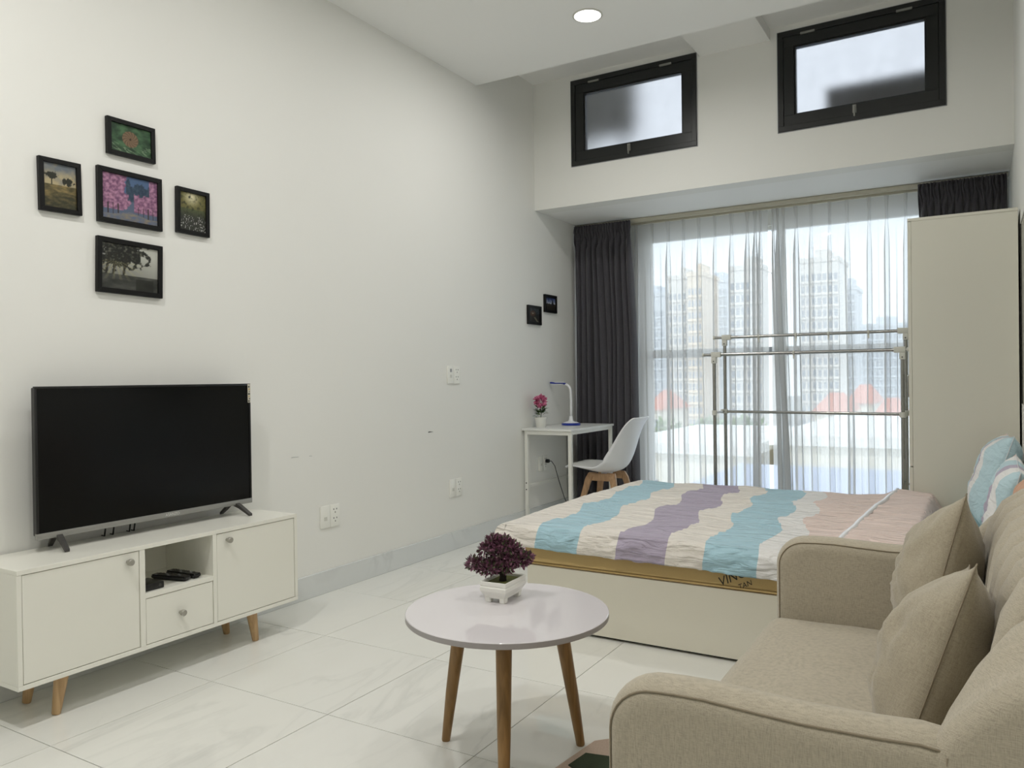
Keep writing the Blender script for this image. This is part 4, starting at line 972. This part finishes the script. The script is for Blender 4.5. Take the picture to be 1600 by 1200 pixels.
# ------------------------------------------------------------------ wardrobe, wall mirror, clothes rack
def build_wardrobe():
    x0, x1, y0, y1, zt = 2.712, 3.205, 4.80, 5.60, 1.989
    t = thing('wardrobe', 'tall white wardrobe standing behind the bed by the window', 'wardrobe', (2.95, 5.2, 0)); ox, oy = 2.95, 5.2
    def b(nm, a, b_, c, d, e, f, mat='wardrobe', par=t, bv=0.0012): return bbox(nm, (a - ox, b_ - ox, c - oy, d - oy, e, f), mat, par, bv, 1)
    th = 0.018
    b('side_panel', x0, x1, y0, y0 + th, 0, zt - 0.016); b('side_panel', x0, x1, y1 - th, y1, 0, zt - 0.016)
    b('top_panel', x0 - 0.018, x1, y0 - 0.002, y1, zt - 0.016, zt); b('bottom_panel', x0, x1, y0 + th, y1 - th, 0.06, 0.078); b('back_panel', x1 - 0.005, x1, y0 + th, y1 - th, 0.078, zt - 0.016)
    b('plinth', x0 + 0.02, x0 + 0.036, y0 + th, y1 - th, 0, 0.06)
    b('middle_shelf', x0, x1 - 0.006, y0 + th, y1 - th, 0.60, 0.618)
    ym = (y0 + y1) / 2
    for c, d, hy in ((y0 + 0.001, ym - 0.001, ym - 0.04), (ym + 0.001, y1 - 0.001, ym + 0.04)):
        dd = b('door', x0 - 0.018, x0 - 0.001, c, d, 0.628, zt - 0.018)
        bm = bmesh.new(); tube(bm, [(x0 - 0.018 - ox, hy - oy, 1.0), (x0 - 0.045 - ox, hy - oy, 1.0), (x0 - 0.045 - ox, hy - oy, 1.13), (x0 - 0.018 - ox, hy - oy, 1.13)], 0.005, 8); from_bm('handle', bm, 'steel', dd, 'all')
    for e, f in ((0.07, 0.34), (0.345, 0.622)):
        dd = b('drawer', x0 - 0.020, x0 - 0.001, y0 - 0.001, y1 - 0.001, e, f)
        bm = bmesh.new(); z = (e + f) / 2; tube(bm, [(x0 - 0.02 - ox, ym - 0.06 - oy, z), (x0 - 0.045 - ox, ym - 0.06 - oy, z), (x0 - 0.045 - ox, ym + 0.06 - oy, z), (x0 - 0.02 - ox, ym + 0.06 - oy, z)], 0.005, 8); from_bm('handle', bm, 'steel', dd, 'all')
build_wardrobe()
t = thing('wall_mirror', 'tall dark wall mirror with pale edge beside the wardrobe', 'mirror', (W, 4.28, 0.98))
bbox('glass', (-0.010, -0.001, -0.225, 0.225, 0.004, 0.875), 'mirror', t)
for e in ((-0.013, 0, 0.225, 0.235, 0, 0.88), (-0.013, 0, -0.235, -0.225, 0, 0.88)): bbox('frame_strip', e, 'black', t)
for e in ((-0.013, 0, -0.225, 0.225, 0.875, 0.88), (-0.013, 0, -0.225, 0.225, 0, 0.004)): bbox('frame_strip', e, 'whitemetal', t)

def build_rack():
    ya, yb, xa, xb = 5.20, 5.46, 1.497, 2.634; za, zb = 1.282, 1.408
    t = thing('clothes_rack', 'stainless steel two-rail clothes rack between bed and curtains', 'clothes rack', ((xa + xb) / 2, (ya + yb) / 2, 0)); ox, oy = (xa + xb) / 2, (ya + yb) / 2
    def tb(nm, p, q, r, mat='steel', par=t, n=14):
        bm = bmesh.new(); tube(bm, [(p[0] - ox, p[1] - oy, p[2]), (q[0] - ox, q[1] - oy, q[2])], r, n); return from_bm(nm, bm, mat, par, True)
    for y, z in ((ya, za), (yb, zb)):
        rail = tb('rail', (xa - 0.07, y, z), (xb + 0.025, y, z), 0.0105)
        for xx in (xa - 0.074, xb + 0.029): tb('end_cap', (xx - 0.006, y, z), (xx + 0.006, y, z), 0.0125, 'joint', rail)
        for xx, s in ((xa, 1), (xb, -1)):
            p = tb('post', (xx, y, 0.05), (xx, y, z - 0.015), 0.0115)
            j = bbox('corner_joint', (xx - 0.018 - ox - (0.028 if s < 0 else 0.0), xx + 0.018 - ox + (0.028 if s > 0 else 0), y - 0.017 - oy, y + 0.017 - oy, z - 0.018, z + 0.018), 'joint', p, 0.004, 2)
            bbox('joint_sleeve', (xx - 0.016 - ox, xx + 0.016 - ox, y - 0.016 - oy, y + 0.016 - oy, z - 0.058, z - 0.017), 'joint', p, 0.004, 2)
            bm = bmesh.new(); rg = [ring(bm, (xx - ox, y - oy - h, z - 0.045), (0, 1, 0), 0.004, 10) for h in (0.015, 0.018)]; skin_rings(bm, rg); from_bm('screw', bm, 'dark', p)
            tb('mid_collar', (xx, y, 0.875), (xx, y, 0.907), 0.0165, 'joint', p)
            c = tb('caster', (xx, y - 0.008, 0.0225), (xx, y + 0.008, 0.0225), 0.022, 'darkfoot', p)
    for xx in (xa, xb):
        tb('end_bar', (xx, ya, 0.891), (xx, yb, 0.891), 0.008); tb('base_bar', (xx, ya - 0.06, 0.055), (xx, yb + 0.06, 0.055), 0.011)
    tb('lower_rail', (xa, yb - 0.03, 0.890), (xb, ya + 0.03, 0.894), 0.0095); 
    for xx in (xa, xb): bbox('rail_clamp', (xx - 0.022 - ox, xx + 0.022 - ox, (yb - 0.045 if xx == xa else ya + 0.015) - oy, (yb - 0.015 if xx == xa else ya + 0.045) - oy, 0.878, 0.906), 'joint', t, 0.004, 2)
    for xx, y, z in ((1.73, yb, zb), (1.975, yb, zb), (2.18, yb, zb), (2.42, yb, zb), (2.01, ya, za)):
        bm = bmesh.new(); a = [ring(bm, (xx - ox + h, y - oy, z), (1, 0, 0), 0.0135, 14) for h in (-0.006, 0.006)]; skin_rings(bm, a)
        box(bm, xx - ox - 0.004, xx - ox + 0.006, y - oy - 0.004, y - oy + 0.004, z - 0.04, z - 0.01); from_bm('hanger_stop', bm, 'joint', t)
build_rack()

# ------------------------------------------------------------------ curtains
def build_curtains():
    tr = thing('curtain_track', 'beige double curtain track fixed under the bay ceiling', 'curtain track', (W / 2, 6.27, 2.475))
    for y0, y1 in ((-0.106, -0.082), (0.004, 0.03)): bbox('rail', (-W / 2 + 0.01, W / 2 - 0.01, y0, y1, -0.034, -0.002), 'track', tr, 0.003, 1)
    bbox('cover', (-W / 2 + 0.01, W / 2 - 0.01, -0.082, 0.004, -0.012, -0.001), 'track', tr)
    # blackout curtains: tight folds, gathered tape heading
    def dark(x0, x1, xb0, xb1, nf, label, seed, zt=2.452):
        rnd = random.Random(seed); H = zt - 0.015; nu, nv = nf * 14, 46
        amp = [rnd.uniform(0.6, 1.15) for _ in range(nf + 2)]; sh = [rnd.uniform(-0.25, 0.25) for _ in range(nf + 2)]
        def fn(u, v):
            z = zt - H * (v ** 1.4)
            d = zt - z; k = u * nf; i = int(min(k, nf - 1e-6)); a = amp[i] * (1 - (k - i)) + amp[i + 1] * (k - i); s = sh[i] * (1 - (k - i)) + sh[i + 1] * (k - i)
            xa, xb = x0 + (xb0 - x0) * smoothstep(0.1, 1.2, d), x1 + (xb1 - x1) * smoothstep(0.1, 1.2, d)
            ph = 2 * math.pi * (k + s * smoothstep(0.15, 0.5, d))
            body = smoothstep(0.08, 0.25, d)
            head = 0.011 * math.sin(2 * ph + 1.5 * math.sin(d * 40)) * (1 - body) + 0.004 * math.sin(ph * 3.7) * (1 - body)
            pinch = -0.014 * math.exp(-((d - 0.105) / 0.018) ** 2)
            y = -0.022 + (0.046 * a * math.sin(ph) + 0.008 * math.sin(ph * 2.3 + d)) * body + head + pinch * 0
            x = xa + (xb - xa) * u + 0.009 * math.cos(ph) * body * a + 0.006 * math.sin(d * 2.1 + i) * body
            if d < 0.18: x += 0.007 * math.sin(d / 0.105 * math.pi) * (1 if i % 2 else -1) * math.sin(math.pi * (k - i))
            y *= 1 - 0.25 * math.exp(-((d - 0.105) / 0.02) ** 2)
            return Vector((x - x0, y, z))
        o = grid_mesh('blackout_curtain', fn, nu, nv, 'darkcurtain', None, 0.003); o.location = (x0, 6.128, 0)
        tag(o, label, 'curtain', 'dark curtains at the window')
    dark(0.012, 0.535, 0.012, 0.575, 10, 'dark grey blackout curtain drawn to the corner behind the desk', 5)
    dark(2.672, 3.195, 2.65, 3.195, 12, 'dark grey blackout curtain drawn behind the wardrobe', 8)
    # sheers: pinch pleats that open into soft loops
    def sheer(x0, x1, cents, label, seed, lean=None, gather=None):
        rnd = random.Random(seed); zt, zb = 2.438, 0.02
        pl = []
        for k, c in enumerate(cents):
            lo = x0 if k == 0 else (cents[k - 1] + c) / 2; hi = x1 if k == len(cents) - 1 else (cents[k + 1] + c) / 2
            tight = (hi - lo) < 0.09
            pl.append(dict(c=c, lo=lo - c, hi=hi - c, w=rnd.uniform(0.014, 0.024), d=rnd.uniform(0.03, 0.05), s=rnd.uniform(-0.022, 0.022) + (0.05 * (1 if c > 1.6 else -0.3) if tight else 0), g=rnd.uniform(0.7, 1.5), s2=rnd.uniform(-1, 1)))
        prof = [(-0.5, 0, 0), (-0.42, 0, 0.3), (-0.33, 0, 0.8), (-0.24, 0, 1), (-0.16, 0, 0.6), (-0.1, 0, 0), (-0.06, -0.3, 0), (-0.04, -0.7, -0.35), (0.0, -1.0, -0.7), (0, -0.8, -0.95), (0, -0.3, -1.05), (0, 0.3, -1.05), (0, 0.8, -0.95), (0, 1.0, -0.7), (0.04, 0.7, -0.35), (0.06, 0.3, 0), (0.1, 0, 0), (0.16, 0, -0.4), (0.24, 0, -0.8), (0.33, 0, -0.5), (0.42, 0, 0), (0.499, 0, 0)]
        zs = [0, 0.02, 0.05, 0.075, 0.09, 0.105, 0.13, 0.17, 0.22, 0.3, 0.4, 0.55, 0.75, 1.0, 1.25, 1.5, 1.75, 2.0, 2.2, zt - zb]
        rows = []
        for d in zs:
            row = []
            for q in pl:
                open_ = 0.32 + 0.68 * smoothstep(0.09, 0.42, d) if d > 0.09 else 0.32 + 0.45 * (1 - d / 0.09)
                fall = smoothstep(0.1, 2.3, d)
                for (px, pw, py) in prof:
                    x = q['c'] + (px * 2 * q['hi'] if px > 0 else -px * 2 * q['lo']) + pw * q['w'] * open_ * (1 + 0.5 * fall * (q['g'] - 0.6)) + q['s'] * fall * (1 - 2 * abs(px)) + 0.008 * fall * math.sin(px * 9 + q['s2'] * 5 + d * 1.3)
                    if gather: x = gather(x, d)
                    if pw == 0: y = py * 0.008 * smoothstep(0.05, 0.5, d) * q['g'] + 0.006 * fall * math.sin(px * 14 + q['s2'] * 9)
                    else: y = py * q['d'] * open_ * (0.9 if d > 0.1 else 0.7)
                    row.append((x - x0, y, zt - d))
            rows.append(row)
        n = len(rows[0]); vs = [v for r in rows for v in r]
        fs = [(j * n + i, j * n + i + 1, (j + 1) * n + i + 1, (j + 1) * n + i) for j in range(len(rows) - 1) for i in range(n - 1)]
        me = bpy.data.meshes.new('sheer_curtain'); me.from_pydata(vs, [], fs); me.update()
        for f in me.polygons: f.use_smooth = True
        o = new_obj('sheer_curtain', me, 'sheer'); o.location = (x0, 6.29, 0)
        tag(o, label, 'curtain', 'sheer curtains at the window')
    # pleats every few centimetres; leading edges are bunched at the middle
    def X_at(px): return CAM.x + 6.29 * (fw + rt2 * ((px - 800) / F_PX)).x / (fw + rt2 * ((px - 800) / F_PX)).y
    sheer(0.50, 1.615, [X_at(p) for p in (997, 1022, 1047, 1071, 1095, 1120, 1146, 1171, 1183, 1191)], 'white sheer curtain hanging beside the dark curtain at the desk', 3)
    sheer(1.640, 2.95, [X_at(p) for p in (1211, 1218, 1227, 1247, 1270, 1299, 1326, 1361, 1388, 1418, 1440, 1462)], 'white sheer curtain hanging behind the rack beside the wardrobe', 4)
build_curtains()

# ------------------------------------------------------------------ outside: ledge unit, towers, houses, trees
def build_outside():
    g = bbox('ground', (-400, 300, 8.0, 600, -14.5, -14.0), 'ground'); g['kind'] = 'structure'; g['label'] = 'hazy city ground far below the window'
    t = thing('outdoor_unit', 'dark box-shaped unit standing behind the frosted window above the wardrobe', 'outdoor unit', (2.56, 5.83, 2.60))
    bbox('casing', (-0.42, 0.42, -0.13, 0.15, 0.02, 0.50), 'acunit', t, 0.01, 2)
    for s in (-1, 1): bbox('foot', (s * 0.3 - 0.02, s * 0.3 + 0.02, -0.15, 0.17, 0.0, 0.02), 'dark', t)
    bm = bmesh.new()
    for k in range(1, 9): 
        r = 0.02 * k; tube(bm, [(-0.1 + r * math.cos(a * math.pi / 12), -0.134, 0.22 + r * math.sin(a * math.pi / 12)) for a in range(25)], 0.0025, 4)
    from_bm('fan_grille', bm, 'dark', t)
    t = thing('roof_screen', 'dark grey screen outside the frosted window beside the downlight', 'screen', (0.2, 6.05, 2.60))
    bbox('panel', (-0.3, 0.42, 0, 0.04, 0.56, 1.5), 'acunit', t); bbox('post', (-0.24, -0.20, 0, 0.04, 0, 0.56), 'acunit', t); bbox('post', (0.30, 0.34, 0, 0.04, 0, 0.56), 'acunit', t)
    def heading(px): 
        a = (px - 800) / F_PX; d = fw + rt2 * a; return d.x / d.y
    def rise(px, py):
        d = fw + rt2 * ((px - 800) / F_PX) - up2 * ((py - 600) / F_PX); return d.z / d.y
    def tower(p0, p1, ytop, D, mat, label, cols, depth=16):
        x0, x1 = CAM.x + heading(p0) * D, CAM.x + heading(p1) * D; zt = CAM.z + rise((p0 + p1) / 2, ytop) * D; zb = -14.0
        t = thing('apartment_tower', label, 'building', ((x0 + x1) / 2, D + depth / 2, zb), 0, 'towers beyond the window'); w, h = x1 - x0, zt - zb
        bbox('body', (-w / 2, w / 2, -depth / 2, depth / 2, 0, h - 1.2), mat, t); bbox('roof_parapet', (-w / 2 - 0.3, w / 2 + 0.3, -depth / 2 - 0.3, depth / 2 + 0.3, h - 1.2, h), mat, t)
        bbox('roof_hut', (-w / 6, w / 5, -depth / 4, depth / 4, h, h + 2.6), mat, t)
        bm = bmesh.new(); rows = int((h - 3) / 3.2)
        for r in range(rows):
            for c in range(cols):
                cx_ = -w / 2 + w * (c + 0.5) / cols; hw = w / cols * 0.3; z = 2 + r * 3.2
                box(bm, cx_ - hw, cx_ + hw, -depth / 2 - 0.08, -depth / 2 + 0.1, z, z + 1.7)
        f = from_bm('window_grid', bm, 'towerwin', t); f['kind'] = 'stuff'
        bm = bmesh.new()
        for r in range(rows): box(bm, -w / 2, w / 2, -depth / 2 - 0.5, -depth / 2 + 0.1, 1.3 + r * 3.2, 1.5 + r * 3.2)
        f = from_bm('balcony_slabs', bm, mat, t); f['kind'] = 'stuff'
    tower(985, 1040, 458, 230, 'tower3', 'pale grey tower block at the left end of the skyline', 6)
    tower(1046, 1074, 430, 215, 'tower', 'slim white tower block next to the cream tower', 4)
    tower(1076, 1098, 424, 205, 'tower2', 'slim cream tower block', 4)
    tower(1100, 1138, 436, 240, 'tower3', 'pale grey tower block behind the cream tower', 5)
    tower(1142, 1192, 414, 200, 'tower', 'wide white tower block beside the gap of the curtains', 6)
    tower(1252, 1312, 402, 220, 'tower', 'tall white tower block with stepped neighbour', 7)
    tower(1316, 1338, 446, 248, 'tower3', 'lower grey tower block attached to a tall white one', 3)
    tower(1340, 1425, 505, 300, 'tower3', 'distant low grey block near the wardrobe', 12)
    def house(p0, p1, D, dep, zr, hw, label, wallmat='housewall', roofmat='redroof', pitch=True):
        x0, x1 = CAM.x + heading(p0) * D, CAM.x + heading(p1) * D; w = x1 - x0
        t = thing('house', label, 'house', ((x0 + x1) / 2, D + dep / 2, -14.0), 0, 'houses beyond the window'); h = zr + 14
        bbox('walls', (-w / 2, w / 2, -dep / 2, dep / 2, 0, h), wallmat, t)
        bm = bmesh.new()
        if pitch:
            rr = hw; v = [bm.verts.new(p) for p in ((-w / 2 - .4, -dep / 2 - .4, h), (w / 2 + .4, -dep / 2 - .4, h), (w / 2 + .4, dep / 2 + .4, h), (-w / 2 - .4, dep / 2 + .4, h), (-w / 4, 0, h + rr), (w / 4, 0, h + rr))]
            for f in ((0, 1, 5, 4), (1, 2, 5), (2, 3, 4, 5), (3, 0, 4), (3, 2, 1, 0)): bm.faces.new([v[i] for i in f])
        else: box(bm, -w / 2 - .3, w / 2 + .3, -dep / 2 - .3, dep / 2 + .3, h, h + hw)
        from_bm('roof', bm, roofmat, t)
        n = max(2, int(w / 3))
        for k in range(n):
            cx_ = -w / 2 + w * (k + .5) / n; bbox('window', (cx_ - .5, cx_ + .5, -dep / 2 - .06, -dep / 2 + .1, h - 2.4, h - 1.1), 'towerwin', t)
    house(1272, 1318, 95, 12, -3.2, 2.2, 'house with a wide red hipped roof beyond the window')
    house(1325, 1362, 110, 12, -2.6, 2.4, 'house with a red roof between two others')
    house(1366, 1408, 88, 10, -3.4, 2.0, 'house with a red roof nearest the wardrobe side')
    house(1008, 1030, 85, 10, -2.6, 2.2, 'small house with a red roof beside trees')
    house(1040, 1170, 70, 10, -5.2, 0.5, 'low pale flat-roofed house behind the trees', 'housewall', 'whiteroof', False)
    house(960, 1165, 30, 12, -1.9, 0.4, 'low building with a flat white roof', 'housewall', 'whiteroof', False)
    house(1215, 1450, 32, 16, -1.6, 0.4, 'long building with a flat white roof behind a blue one', 'housewall', 'whiteroof', False)
    house(940, 1460, 15, 12, -2.2, 0.3, 'large flat blue-grey roof directly below the window', 'whiteroof', 'blueroof', False)
    for i, (px, D, h, label) in enumerate(((1040, 58, 12.4, 'round green tree beside the small red-roofed house'), (1080, 50, 11.5, 'low green tree between two taller trees'), (1120, 60, 12.6, 'green tree in front of the white tower'), (1165, 66, 12.0, 'green tree near the centre of the window'))):
        x = CAM.x + heading(px) * D; t = thing('tree', label, 'tree', (x, D, -14.0), 0, 'trees beyond the window'); rnd = random.Random(i)
        bm = bmesh.new(); tube(bm, [(0, 0, 0), (0.1, 0, h * 0.6)], [0.3, 0.15], 8); from_bm('trunk', bm, 'bark', t)
        bm = bmesh.new()
        for k in range(7): leaf_cloud(bm, (rnd.uniform(-0.7, 0.7), rnd.uniform(-0.7, 0.7), h - 2.2 + rnd.uniform(-1, 1)), 1.0, 120, 0.5, 0.8, rnd)
        f = from_bm('crown', bm, 'tree_leaf', t); f['kind'] = 'stuff'
build_outside()
